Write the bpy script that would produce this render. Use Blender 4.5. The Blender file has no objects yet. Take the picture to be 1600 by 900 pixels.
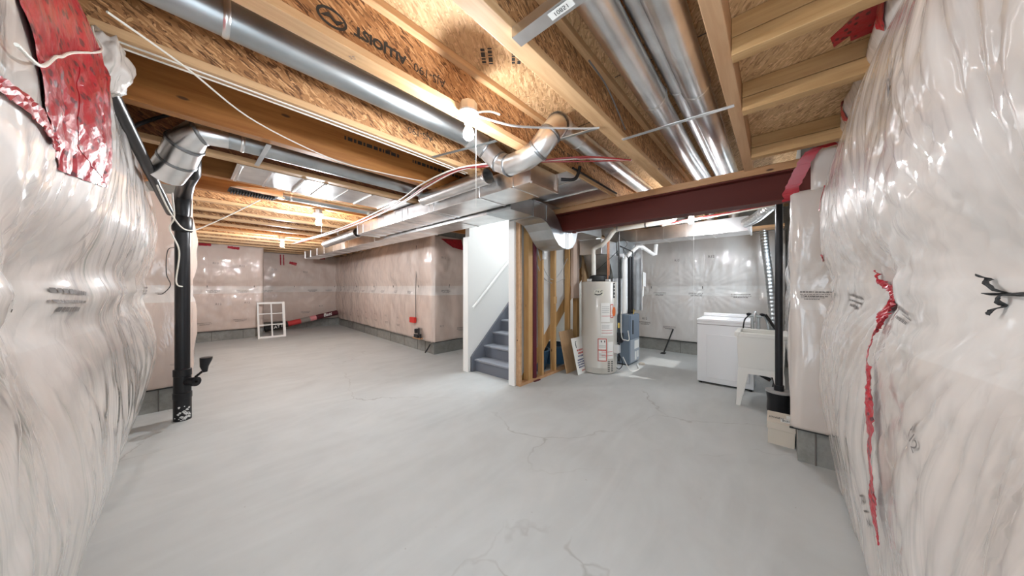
import bpy, bmesh, math, random
from mathutils import Vector, Matrix, noise
random.seed(7)
R = math.radians
C = bpy.context.scene.collection

# ---------------------------------------------------------------- camera, light, exposure
cam = bpy.data.cameras.new('camera'); cam.sensor_width = 36; cam.lens = 10.3275; cam.shift_y = -2/1600
cam.clip_start = 0.02
co = bpy.data.objects.new('camera', cam); C.objects.link(co)
co.location = (0, 0, 1.4); co.rotation_euler = (R(90), 0, R(-48.04))
bpy.context.scene.camera = co
vs = bpy.context.scene.view_settings
vs.view_transform = 'Standard'; vs.look = 'None'; vs.gamma = 1; vs.use_curve_mapping = False
vs.exposure = 0.84
w = bpy.data.worlds.new('world'); bpy.context.scene.world = w; w.use_nodes = True
w.node_tree.nodes['Background'].inputs[0].default_value = (0.76, 0.89, 1.0, 1)
w.node_tree.nodes['Background'].inputs[1].default_value = 3.0
BULB1, BULB_FAR, BULB_LAUNDRY = 19, 42, 17
def area(name, loc, rot, sx, sy, power, col):
    l = bpy.data.lights.new(name, 'AREA'); l.shape = 'RECTANGLE'; l.size = sx; l.size_y = sy; l.energy = power; l.color = col
    o = bpy.data.objects.new(name, l); C.objects.link(o); o.location = loc; o.rotation_euler = rot; return o
# daylight coming in by the basement window in the laundry corner (wall_right_laundry)
area('window_daylight', (5.75, -0.30, 2.05), (R(40), 0, 0), 0.9, 0.45, 16, (0.78, 0.89, 1.0))

# the sun falling through that window onto the floor before the furnace
sl_ = bpy.data.lights.new('sun_through_window', 'SPOT'); sl_.energy = 420; sl_.spot_size = R(24); sl_.shadow_soft_size = .03; sl_.color = (1, .98, .95)
so_ = bpy.data.objects.new('sun_through_window', sl_); C.objects.link(so_); so_.location = (6.05, -2.3, 4.35)
so_.rotation_euler = (Vector((5.02, 1.68, 0)) - so_.location).to_track_quat('-Z', 'Y').to_euler()

# ---------------------------------------------------------------- helpers
def tag(o, label=None, cat=None, group=None, kind=None):
    if label: o['label'] = label
    if cat: o['category'] = cat
    if group: o['group'] = group
    if kind: o['kind'] = kind
    return o
def wloc(o):
    v = Vector((0, 0, 0))
    while o: v += o.location; o = o.parent
    return v
def thing(name, label, cat, loc=(0, 0, 0), group=None):
    o = bpy.data.objects.new(name, None); C.objects.link(o); o.location = loc; o.empty_display_size = 0.1
    return tag(o, label, cat, group)
class MB:
    def __init__(s): s.v = []; s.f = []
    def add(s, vs_, fs):
        n = len(s.v); s.v += [tuple(p) for p in vs_]; s.f += [tuple(i + n for i in f) for f in fs]; return s
    def box(s, x0, y0, z0, x1, y1, z1, M=None):
        x0, x1 = sorted((x0, x1)); y0, y1 = sorted((y0, y1)); z0, z1 = sorted((z0, z1))
        vv = [Vector(p) for p in ((x0,y0,z0),(x1,y0,z0),(x1,y1,z0),(x0,y1,z0),(x0,y0,z1),(x1,y0,z1),(x1,y1,z1),(x0,y1,z1))]
        if M: vv = [M @ p for p in vv]
        return s.add(vv, [(0,3,2,1),(4,5,6,7),(0,1,5,4),(1,2,6,5),(2,3,7,6),(3,0,4,7)])
    def prism(s, pts, axis, a, b):
        # pts: 2D outline; axis 'x' -> (y,z), 'y' -> (x,z), 'z' -> (x,y)
        def P(p, h): return {'x': (h, p[0], p[1]), 'y': (p[0], h, p[1]), 'z': (p[0], p[1], h)}[axis]
        n = len(pts)
        vv = [P(p, a) for p in pts] + [P(p, b) for p in pts]
        ff = [tuple(range(n)), tuple(range(2*n-1, n-1, -1))] + [(i, i+n, (i+1) % n + n, (i+1) % n) for i in range(n)]
        return s.add(vv, ff)
    def tube(s, pts, r, n=14, caps=True, flat=1.0):
        pts = [Vector(p) for p in pts]; m = len(pts)
        rs = r if isinstance(r, (list, tuple)) else [r] * m
        T = []
        for i in range(m):
            a = pts[max(i-1, 0)]; b = pts[min(i+1, m-1)]
            t = (b - a)
            T.append(t.normalized() if t.length > 1e-9 else Vector((0,0,1)))
        up = Vector((0,0,1)) if abs(T[0].z) < .9 else Vector((1,0,0))
        nrm = (up - T[0]*up.dot(T[0])).normalized()
        vv = []; ff = []
        for i in range(m):
            nrm = (nrm - T[i]*nrm.dot(T[i])).normalized(); bi = T[i].cross(nrm)
            k = 1.0
            if 0 < i < m-1:
                c = (pts[i]-pts[i-1]).normalized().dot(T[i]); k = 1.0/max(c, .6)
            for j in range(n):
                a = 2*math.pi*j/n
                vv.append(pts[i] + (nrm*math.cos(a)*flat + bi*math.sin(a)) * rs[i])
        for i in range(m-1):
            for j in range(n):
                ff.append((i*n+j, i*n+(j+1) % n, (i+1)*n+(j+1) % n, (i+1)*n+j))
        if caps: ff.append(tuple(range(n-1, -1, -1))); ff.append(tuple((m-1)*n+j for j in range(n)))
        return s.add(vv, ff)
    def lathe(s, prof, c=(0,0,0), n=32, axis='z'):
        vv = []; ff = []; m = len(prof)
        for r_, h in prof:
            for j in range(n):
                a = 2*math.pi*j/n; p = (r_*math.cos(a), r_*math.sin(a), h)
                if axis == 'x': p = (h, p[0], p[1])
                if axis == 'y': p = (p[0], h, p[1])
                vv.append((p[0]+c[0], p[1]+c[1], p[2]+c[2]))
        for i in range(m-1):
            for j in range(n): ff.append((i*n+j, i*n+(j+1) % n, (i+1)*n+(j+1) % n, (i+1)*n+j))
        if prof[0][0] > 1e-4: ff.append(tuple(range(n-1, -1, -1)))
        if prof[-1][0] > 1e-4: ff.append(tuple((m-1)*n+j for j in range(n)))
        return s.add(vv, ff)
    def build(s, name, m, parent=None, bevel=0, smooth=False, uv=None):
        me = bpy.data.meshes.new(name)
        if parent is not None: off = wloc(parent)
        else:
            xs = [p[0] for p in s.v]; ys = [p[1] for p in s.v]; zs = [p[2] for p in s.v]
            off = Vector(((min(xs)+max(xs))/2, (min(ys)+max(ys))/2, min(zs)))
        me.from_pydata([Vector(p) - off for p in s.v], [], s.f)
        if uv:
            L = me.uv_layers.new(name='UVMap')
            for lp in me.loops: L.data[lp.index].uv = uv[lp.vertex_index]
        me.materials.append(m)
        bm = bmesh.new(); bm.from_mesh(me); bmesh.ops.recalc_face_normals(bm, faces=bm.faces) if uv is None else None; bm.to_mesh(me); bm.free()
        if smooth:
            for p in me.polygons: p.use_smooth = True
            me.set_sharp_from_angle(angle=R(38))
        o = bpy.data.objects.new(name, me); C.objects.link(o)
        if parent is not None: o.parent = parent
        else: o.location = off
        if bevel:
            b = o.modifiers.new('bevel', 'BEVEL'); b.width = bevel; b.segments = 2; b.limit_method = 'ANGLE'; b.angle_limit = R(50)
        return o
def smoothpath(pts, k=6):
    pts = [Vector(p) for p in pts]; out = []
    for i in range(len(pts)-1):
        p0 = pts[max(i-1,0)]; p1 = pts[i]; p2 = pts[i+1]; p3 = pts[min(i+2, len(pts)-1)]
        for j in range(k):
            t = j/k
            out.append(0.5*((2*p1)+(p2-p0)*t+(2*p0-5*p1+4*p2-p3)*t*t+(3*p1-p0-3*p2+p3)*t**3))
    out.append(pts[-1]); return out
def copy_tree(o, parent=None):
    c = o.copy(); C.objects.link(c); c.parent = parent
    for ch in [x for x in bpy.data.objects if x.parent == o]: copy_tree(ch, c)
    return c
def text_mesh(s, size=1.0, align='CENTER', bold=0.0, extrude=0.0):
    cu = bpy.data.curves.new('t', 'FONT'); cu.body = s; cu.size = size; cu.align_x = align; cu.align_y = 'CENTER'; cu.resolution_u = 3
    cu.offset = bold; cu.extrude = extrude
    to = bpy.data.objects.new('t', cu); C.objects.link(to)
    dg = bpy.context.evaluated_depsgraph_get(); dg.update()
    me = bpy.data.meshes.new_from_object(to.evaluated_get(dg))
    vv = [v.co.copy() for v in me.vertices]; ff = [tuple(p.vertices) for p in me.polygons]
    bpy.data.objects.remove(to); bpy.data.curves.remove(cu); bpy.data.meshes.remove(me)
    return vv, ff
def flat_text(mb, s, o, ux, uy, size, bold=0.0, align='CENTER'):
    # lettering lying in the plane through o spanned by ux, uy
    vv, ff = text_mesh(s, size, align, bold); o = Vector(o); ux = Vector(ux).normalized(); uy = Vector(uy).normalized()
    mb.add([o + ux*p.x + uy*p.y for p in vv], ff)

def flat_dash(mb, o, ux, uy, w_, h_, rows=1, seed=1):
    # small print too fine to read: broken dashes in rows
    o = Vector(o); ux = Vector(ux).normalized(); uy = Vector(uy).normalized(); rnd = random.Random(seed)
    for r_ in range(rows):
        x = -w_/2+rnd.uniform(0, .08)*w_
        while x < w_/2:
            d = rnd.uniform(.35, 1.6)*h_; y = -r_*h_*1.7
            mb.add([o+ux*a+uy*b for a, b in ((x,y),(min(x+d,w_/2),y),(min(x+d,w_/2),y+h_),(x,y+h_))], [(0,1,2,3)]); x += d+h_*.35
    return mb

# ---------------------------------------------------------------- materials
def mat(name, col=(.5,.5,.5), rough=.5, metal=0, coat=0, coat_r=.1, spec=.5, emit=None, es=0, trans=0):
    m = bpy.data.materials.new(name); m.use_nodes = True; b = m.node_tree.nodes['Principled BSDF']
    b.inputs['Base Color'].default_value = (*col, 1); b.inputs['Roughness'].default_value = rough; b.inputs['Metallic'].default_value = metal
    b.inputs['Coat Weight'].default_value = coat; b.inputs['Coat Roughness'].default_value = coat_r; b.inputs['Specular IOR Level'].default_value = spec
    b.inputs['Transmission Weight'].default_value = trans
    if emit: b.inputs['Emission Color'].default_value = (*emit, 1); b.inputs['Emission Strength'].default_value = es
    return m
class N:
    def __init__(s, m): s.t = m.node_tree; s.b = s.t.nodes['Principled BSDF']
    def n(s, typ, **k):
        x = s.t.nodes.new(typ)
        for a, v in k.items(): setattr(x, a, v)
        return x
    def l(s, a, b): s.t.links.new(a, b)
    def coord(s, which='Object', scale=(1,1,1), rot=(0,0,0)):
        tc = s.n('ShaderNodeTexCoord'); mp = s.n('ShaderNodeMapping'); mp.inputs['Scale'].default_value = scale; mp.inputs['Rotation'].default_value = rot
        s.l(tc.outputs[which], mp.inputs[0]); return mp.outputs[0]
    def world(s, scale=(1,1,1), rot=(0,0,0)):
        g = s.n('ShaderNodeNewGeometry'); mp = s.n('ShaderNodeMapping'); mp.inputs['Scale'].default_value = scale; mp.inputs['Rotation'].default_value = rot
        s.l(g.outputs['Position'], mp.inputs[0]); return mp.outputs[0]
    def noise(s, v, scale, detail=3, rough=.5, dist=0):
        x = s.n('ShaderNodeTexNoise'); x.inputs['Scale'].default_value = scale; x.inputs['Detail'].default_value = detail
        x.inputs['Roughness'].default_value = rough; x.inputs['Distortion'].default_value = dist; s.l(v, x.inputs['Vector']); return x
    def vor(s, v, scale, feature='F1'):
        x = s.n('ShaderNodeTexVoronoi', feature=feature); x.inputs['Scale'].default_value = scale; s.l(v, x.inputs['Vector']); return x
    def ramp(s, f, stops):
        x = s.n('ShaderNodeValToRGB'); e = x.color_ramp.elements
        while len(e) < len(stops): e.new(.5)
        for i, (p, c) in enumerate(stops): e[i].position = p; e[i].color = (*c, 1) if len(c) == 3 else c
        s.l(f, x.inputs[0]); return x.outputs[0]
    def mix(s, f, a, b, mode='MIX'):
        x = s.n('ShaderNodeMix', data_type='RGBA', blend_type=mode)
        for sock, v in ((x.inputs[0], f), (x.inputs[6], a), (x.inputs[7], b)):
            if isinstance(v, (int, float)): sock.default_value = v
            elif isinstance(v, tuple): sock.default_value = (*v, 1)
            else: s.l(v, sock)
        return x.outputs[2]
    def math(s, op, a, b=None):
        x = s.n('ShaderNodeMath', operation=op)
        for i, v in enumerate((a, b)):
            if v is None: continue
            if isinstance(v, (int, float)): x.inputs[i].default_value = v
            else: s.l(v, x.inputs[i])
        return x.outputs[0]
    def bump(s, h, strength=.3, dist=.01):
        x = s.n('ShaderNodeBump'); x.inputs['Strength'].default_value = strength; x.inputs['Distance'].default_value = dist
        s.l(h, x.inputs['Height']); return x.outputs[0]

def wood(name, c1, c2, axis=0, rough=.55):
    m = mat(name, c1, rough); k = N(m)
    sc = [14, 14, 14]; sc[axis] = 1.0
    v = k.world(tuple(sc)); n1 = k.noise(v, 1.6, 5, .6, .6)
    c = k.ramp(n1.outputs[0], [(.3, c2), (.62, c1)])
    v2 = k.world((3,3,3)); n2 = k.noise(v2, 1.1, 2)
    c = k.mix(k.math('MULTIPLY', n2.outputs[0], .35), c, tuple(x*.62 for x in c2))
    vk = k.world(tuple((6 if i != axis else 2.2) for i in range(3))); vo = k.vor(vk, 1.0)
    kn = k.ramp(vo.outputs['Distance'], [(.045, (1,1,1)), (.075, (0,0,0))])
    c = k.mix(kn, c, (.10, .045, .02))
    k.l(c, k.b.inputs['Base Color']); return m
def osb(name, light, mid, dark, plane='xz', flat=.45):
    m = mat(name, mid, .6); k = N(m)
    layers = []
    wn = k.noise(k.world(), 22, 3, .6); wv_ = k.n('ShaderNodeVectorMath', operation='SCALE'); wv_.inputs['Scale'].default_value = .022; k.l(wn.outputs['Color'], wv_.inputs[0])
    for i, (an, sx_, sy_) in enumerate(((.15, 11, 62), (.95, 14, 85), (1.9, 12, 70), (-.6, 17, 110), (2.6, 24, 130))):
        ad = k.n('ShaderNodeVectorMath', operation='ADD'); k.l(k.world(), ad.inputs[0]); k.l(wv_.outputs[0], ad.inputs[1])
        m1 = k.n('ShaderNodeMapping'); m1.inputs['Rotation'].default_value = ((0, an, 0) if plane == 'xz' else (0, 0, an)); m1.inputs['Location'].default_value = (i*3.1, i*1.3, i*.7); k.l(ad.outputs[0], m1.inputs[0])
        mp2 = k.n('ShaderNodeMapping'); mp2.inputs['Scale'].default_value = ((sx_, 8, sy_) if plane == 'xz' else (sx_, sy_, 8)); k.l(m1.outputs[0], mp2.inputs[0]); layers.append(k.vor(mp2.outputs[0], 1.0))
    base = None
    for i, vo in enumerate(layers):
        sp = k.n('ShaderNodeSeparateColor'); k.l(vo.outputs['Color'], sp.inputs[0])
        c = k.ramp(sp.outputs[0], [(0.0, dark), (.12, dark), (.3, mid), (.65, mid), (.9, light), (1.0, tuple(min(1, x*1.15) for x in light))])
        if base is None: base = c
        else: base = k.mix(k.ramp(sp.outputs[1], [(.5, (0,0,0)), (.54, (1,1,1))]), base, c)
    nz = k.noise(k.world((1,1,1)), 2.3, 3)
    base = k.mix(k.ramp(nz.outputs[0], [(.35,(0,0,0)), (.7,(flat,)*3)]), base, mid)
    k.l(base, k.b.inputs['Base Color'])
    k.l(k.bump(layers[0].outputs['Distance'], .25, .003), k.b.inputs['Normal']); return m
M_osb = osb('osb_web', (.66,.39,.19), (.41,.20,.080), (.12,.05,.020), flat=.2)
M_osbshade = osb('osb_web_shaded', (.36,.15,.05), (.22,.075,.028), (.08,.025,.010))  # same strand board, with the shade of its bay put into the colour
M_sub = osb('osb_subfloor', (.72,.49,.28), (.56,.35,.175), (.34,.19,.085), 'xy', .6)
M_fl = wood('spruce_flange', (.70,.45,.24), (.52,.30,.14), 0)
M_fly = wood('spruce_short_joist', (.62,.39,.18), (.42,.23,.085), 1)
M_flw = wood('spruce_pale_header', (.62,.38,.21), (.50,.28,.14), 0)
M_lvl = wood('laminated_timber', (.50,.22,.06), (.33,.12,.028), 0, .5)
M_stud = wood('spruce_stud', (.62,.38,.16), (.42,.22,.07), 2)
M_plate = wood('spruce_plate', (.58,.33,.17), (.48,.25,.11), 1)
M_ply = wood('plywood_sheet', (.56,.38,.22), (.46,.29,.15), 2)

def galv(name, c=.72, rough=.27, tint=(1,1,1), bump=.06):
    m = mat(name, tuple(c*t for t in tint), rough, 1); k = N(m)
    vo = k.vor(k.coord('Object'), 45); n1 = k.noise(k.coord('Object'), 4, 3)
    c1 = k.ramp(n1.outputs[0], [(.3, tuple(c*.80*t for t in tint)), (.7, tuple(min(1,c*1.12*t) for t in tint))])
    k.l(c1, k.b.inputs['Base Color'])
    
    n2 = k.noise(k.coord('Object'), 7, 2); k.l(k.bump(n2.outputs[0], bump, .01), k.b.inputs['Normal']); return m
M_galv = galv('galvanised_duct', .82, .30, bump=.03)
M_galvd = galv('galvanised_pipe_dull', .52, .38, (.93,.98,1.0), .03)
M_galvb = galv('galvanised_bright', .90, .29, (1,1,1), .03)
M_seam = mat('duct_seam', (.45,.46,.47), .35, 1)
M_ringd = mat('duct_joint', (.30,.31,.32), .4, 1)
M_drk = mat('dark_gap', (.03,.03,.03), .7)
M_steel = mat('oxide_primer', (.10,.018,.012), .55, spec=.25)
M_post = mat('maroon_post', (.10,.010,.020), .5, spec=.3)
M_white = mat('white_paint', (.84,.83,.80), .5)
M_whiteg = mat('white_gloss', (.86,.86,.87), .22, coat=.4)
M_tub = mat('tub_plastic', (.82,.80,.75), .4)
M_pvc = mat('pvc_white', (.80,.77,.69), .35)
M_pvcw = mat('pvc_bright', (.86,.85,.82), .35)
M_blk = mat('abs_black', (.012,.012,.014), .36, spec=.35)
M_blkm = mat('black_matte', (.02,.02,.02), .6)
M_cable_w = mat('cable_white', (.78,.74,.66), .5)
M_cable_r = mat('pex_red', (.33,.035,.035), .4)
M_cable_g = mat('cable_grey', (.42,.42,.42), .5)
M_rope = mat('cord_white', (.85,.85,.82), .6)
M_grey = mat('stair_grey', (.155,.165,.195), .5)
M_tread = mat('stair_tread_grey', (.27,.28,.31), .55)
M_furn = mat('furnace_blue_grey', (.17,.215,.27), .4)
M_furnl = mat('furnace_light', (.36,.40,.45), .4)
M_heat = mat('heater_shell', (.62,.59,.53), .35, coat=.3)
M_paper = mat('label_white', (.85,.84,.80), .5)
M_red = mat('label_red', (.55,.05,.03), .5)
M_ink = mat('ink_black', (.03,.03,.03), .6)
M_inkg = mat('ink_grey', (.17,.15,.14), .7)
M_inkb = mat('ink_blue', (.03,.05,.18), .6)
M_org = mat('orange_sticker', (.75,.16,.03), .5)
M_brass = mat('brass', (.65,.45,.12), .3, 1)
M_copper = mat('copper', (.36,.16,.09), .4, 1)
M_card = mat('carton', (.63,.56,.47), .7)
M_blue = mat('blue_plastic', (.06,.15,.26), .4)
M_bulb = mat('bulb_glow', (1,1,1), .3, emit=(1,.96,.88), es=30)
M_porc = mat('white_porcelain', (.72,.72,.71), .25)

def tape_mat():
    m = mat('red_sheathing_tape', (.40,.01,.02), .35, coat=.45, coat_r=.12); k = N(m)
    v = k.coord('UV', (16, 26, 1), (0,0,R(20))); vo = k.vor(v, 1.6)
    c = k.ramp(vo.outputs['Distance'], [(.24, (.04,.004,.01)), (.34, (.40,.008,.018))])
    n2 = k.noise(k.coord('UV'), 9, 2); c2 = k.mix(k.math('MULTIPLY', n2.outputs[0], .35), c, (.50,.05,.08))
    k.l(c2, k.b.inputs['Base Color']); k.l(k.bump(k.noise(k.coord('UV'), 18, 3).outputs[0], .5, .015), k.b.inputs['Normal']); return m
M_tape = tape_mat()

def film(name, base=(.60,.50,.43), pale=(.70,.64,.58), streak=.5, fine=.5, green=.25, hi=1.0, cd=.016, bloom=.55, band=.5):
    # clear vapour film stretched over pink-beige fibreglass
    m = mat(name, base, .5, coat=hi, coat_r=.06); k = N(m)
    n1 = k.noise(k.coord('UV', (1.6, .8, 1)), 1.5, 3)
    c = k.ramp(n1.outputs[0], [(.35, base), (.65, pale)])
    nst = k.noise(k.coord('UV', (16, 1.3, 1), (0,0,R(6))), 1.0, 5, .65, .8)
    st = k.ramp(nst.outputs[0], [(.54, (0,0,0)), (.66, (1,1,1))])
    nm = k.noise(k.coord('UV', (1.3, .9, 1)), 1.1, 2); mk = k.ramp(nm.outputs[0], [(.44, (0,0,0)), (.66, (1,1,1))])
    f = k.math('MULTIPLY', k.math('MULTIPLY', st, mk), green*2.0)
    c = k.mix(f, c, (.28,.29,.24))
    # white bloom where the film lifts off the wool
    nw = k.noise(k.coord('UV', (7, 2.2, 1), (0,0,R(-12))), 1.0, 4, .6, 1.0)
    wv = k.ramp(nw.outputs[0], [(.55, (0,0,0)), (.75, (bloom,)*3)]); c = k.mix(wv, c, (.76,.75,.72))
    sp = k.n('ShaderNodeSeparateXYZ'); k.l(k.coord('UV'), sp.inputs[0])
    bd = k.ramp(sp.outputs[1], [(.0,(0,0,0)),(1.0,(0,0,0))])
    mr = k.n('ShaderNodeMapRange'); mr.inputs[1].default_value = 1.22; mr.inputs[2].default_value = 1.42; k.l(sp.outputs[1], mr.inputs[0])
    bd = k.ramp(mr.outputs[0], [(.0,(0,0,0)),(.02,(.55,.55,.55)),(.97,(.40,.40,.40)),(1.0,(0,0,0))])
    c = k.mix(k.math('MULTIPLY', bd, band), c, (.78,.77,.74))
    k.l(c, k.b.inputs['Base Color'])
    a = k.noise(k.coord('UV', (6, .8, 1)), 1.0, 2, .45, .5)
    b = k.noise(k.coord('UV', (5, 1.6, 1), (0,0,R(35))), 1.6, 3, .5, 1.0)
    h = k.math('ADD', k.math('MULTIPLY', a.outputs[0], streak), k.math('MULTIPLY', b.outputs[0], fine))
    bp = k.n('ShaderNodeBump'); bp.inputs['Strength'].default_value = .8; bp.inputs['Distance'].default_value = cd; k.l(h, bp.inputs['Height'])
    k.l(bp.outputs[0], k.b.inputs['Coat Normal'])
    bp2 = k.n('ShaderNodeBump'); bp2.inputs['Strength'].default_value = .4; bp2.inputs['Distance'].default_value = cd*.35; k.l(h, bp2.inputs['Height'])
    k.l(bp2.outputs[0], k.b.inputs['Normal']); return m
M_filmL = film('film_over_wool_left', (.60,.535,.485), (.67,.62,.58), 1.0, .3, .95, bloom=.3)
M_filmR = film('film_over_wool_right', (.61,.53,.47), (.68,.62,.575), .9, .4, .05, bloom=.3)
M_filmF = film('film_over_wool_far', (.60,.47,.40), (.66,.54,.47), .12, 1.1, .0, cd=.016, bloom=.2, band=1)
M_filmC = film('film_over_wool_laundry', (.62,.57,.53), (.68,.65,.62), .35, 1.0, .0, cd=.020, bloom=.3, band=1)

def concrete(name, c, c2, blocks=False):
    m = mat(name, c, .65); k = N(m)
    n1 = k.noise(k.world((1,1,1)), 1.3, 5, .6, .4); col = k.ramp(n1.outputs[0], [(.3, c2), (.7, c)])
    if blocks:
        n3 = k.noise(k.world((1,1,1)), 9, 5, .7); col = k.mix(k.ramp(n3.outputs[0], [(.45,(0,0,0)),(.75,(.6,.6,.6))]), col, tuple(x*.6 for x in c2))
    else:
        # broad trowel sweeps and hairline cracks
        sw = k.noise(k.world((.5,1.6,1), (0,0,R(-20))), 1.6, 4, .55, 2.2)
        col = k.mix(k.ramp(sw.outputs[0], [(.40,(0,0,0)),(.8,(.5,.5,.5))]), col, tuple(min(1, x*1.12) for x in c))
        ws = k.n('ShaderNodeVectorMath', operation='ADD'); wn = k.noise(k.world(), 1.7, 4); sc_ = k.n('ShaderNodeVectorMath', operation='SCALE'); sc_.inputs['Scale'].default_value = .55
        k.l(wn.outputs['Color'], sc_.inputs[0]); k.l(k.world(), ws.inputs[0]); k.l(sc_.outputs[0], ws.inputs[1])
        vo = k.n('ShaderNodeTexVoronoi', feature='DISTANCE_TO_EDGE'); vo.inputs['Scale'].default_value = .42; k.l(ws.outputs[0], vo.inputs['Vector'])
        cr = k.ramp(vo.outputs['Distance'], [(.0008, (1,1,1)), (.0022, (0,0,0))])
        km = k.ramp(k.noise(k.world(), .9, 2).outputs[0], [(.45,(0,0,0)), (.6,(.5,.5,.5))])
        col = k.mix(k.math('MULTIPLY', cr, km), col, (.25,.23,.21))
        sp = k.noise(k.world(), 26, 2); col = k.mix(k.ramp(sp.outputs[0], [(.76,(0,0,0)),(.79,(.5,.5,.5))]), col, (.30,.27,.23))
    k.l(col, k.b.inputs['Base Color'])
    nb = k.noise(k.world(), 30 if blocks else 5, 4); k.l(k.bump(nb.outputs[0], .25, .006), k.b.inputs['Normal']); return m
M_floor = concrete('painted_concrete', (.56,.575,.565), (.48,.49,.48))
M_foot = concrete('raw_concrete', (.34,.335,.31), (.22,.215,.195), True)
# ================================================================ SETTING
def struct(name, mb, m, **k): return tag(mb.build(name, m, **k), kind='structure')
struct('floor', MB().box(-.9,-.9,-.12, 7.3,12.4,0), M_floor)
ZS = 2.80
cb = MB()
cb.box(-.6,-.6,ZS,3.13,12.3,ZS+.03); cb.box(3.13,-.6,ZS,7.2,2.68,ZS+.03); cb.box(3.13,3.86,ZS,7.2,12.3,ZS+.03)
ceil = struct('ceiling', cb, M_sub)

# each concrete wall carries the strip of bare footing along its base
FH = .265
def wall(name, x0, y0, x1, y1, z1=ZS): return struct(name, MB().box(x0,y0,0,x1,y1,z1), M_foot)
wall('wall_left_near', -.52,.3,-.385,5.3)
wall('wall_left_pier', -.5,5.15,.02,5.3)
wall('wall_left_far', -.12,5.3,.02,10.9)
wall('wall_back_left', -.1,10.75,1.45,10.95)
wall('wall_back_return', 1.30,10.95,1.45,12.2)
wall('wall_back_right', 1.45,12.05,4.1,12.2)
wall('wall_alcove', 3.45,5.25,7.2,5.4)
def slantwall(name, a, b, th):
    a = Vector((*a,0)); b = Vector((*b,0)); d = (b-a).normalized(); n = Vector((-d.y, d.x, 0))*th
    mb = MB(); vs_ = [a, b, b+n, a+n]; mb.add([tuple(p) for p in vs_]+[(p.x,p.y,ZS) for p in vs_], [(0,1,2,3),(4,5,6,7),(0,1,5,4),(1,2,6,5),(2,3,7,6),(3,0,4,7)])
    return struct(name, mb, M_foot)
slantwall('wall_right_far', (3.80,12.1), (3.43,5.25), .15)
wall('wall_right_near', .2,-.55,3.3,-.385)
wall('wall_right_pier', 3.3,-.55,3.62,-.13, 2.14)
# laundry side wall, with a basement window up high
lw = MB(); lw.box(3.62,-.30,0,5.25,-.16,ZS); lw.box(6.25,-.30,0,7.2,-.16,ZS); lw.box(5.25,-.30,0,6.25,-.16,1.78); lw.box(5.25,-.30,2.34,6.25,-.16,ZS)
struct('wall_right_laundry', lw, M_foot)
wf = MB(); wf.box(5.25,-.27,1.78,6.25,-.2,1.82); wf.box(5.25,-.27,2.30,6.25,-.2,2.34); wf.box(5.25,-.27,1.82,5.29,-.2,2.30); wf.box(6.21,-.27,1.82,6.25,-.2,2.30); wf.box(5.73,-.26,1.82,5.77,-.21,2.30)
win = struct('window_1', wf, M_white)
wall('wall_front_laundry', 6.99,-.3,7.2,5.4)

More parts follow.
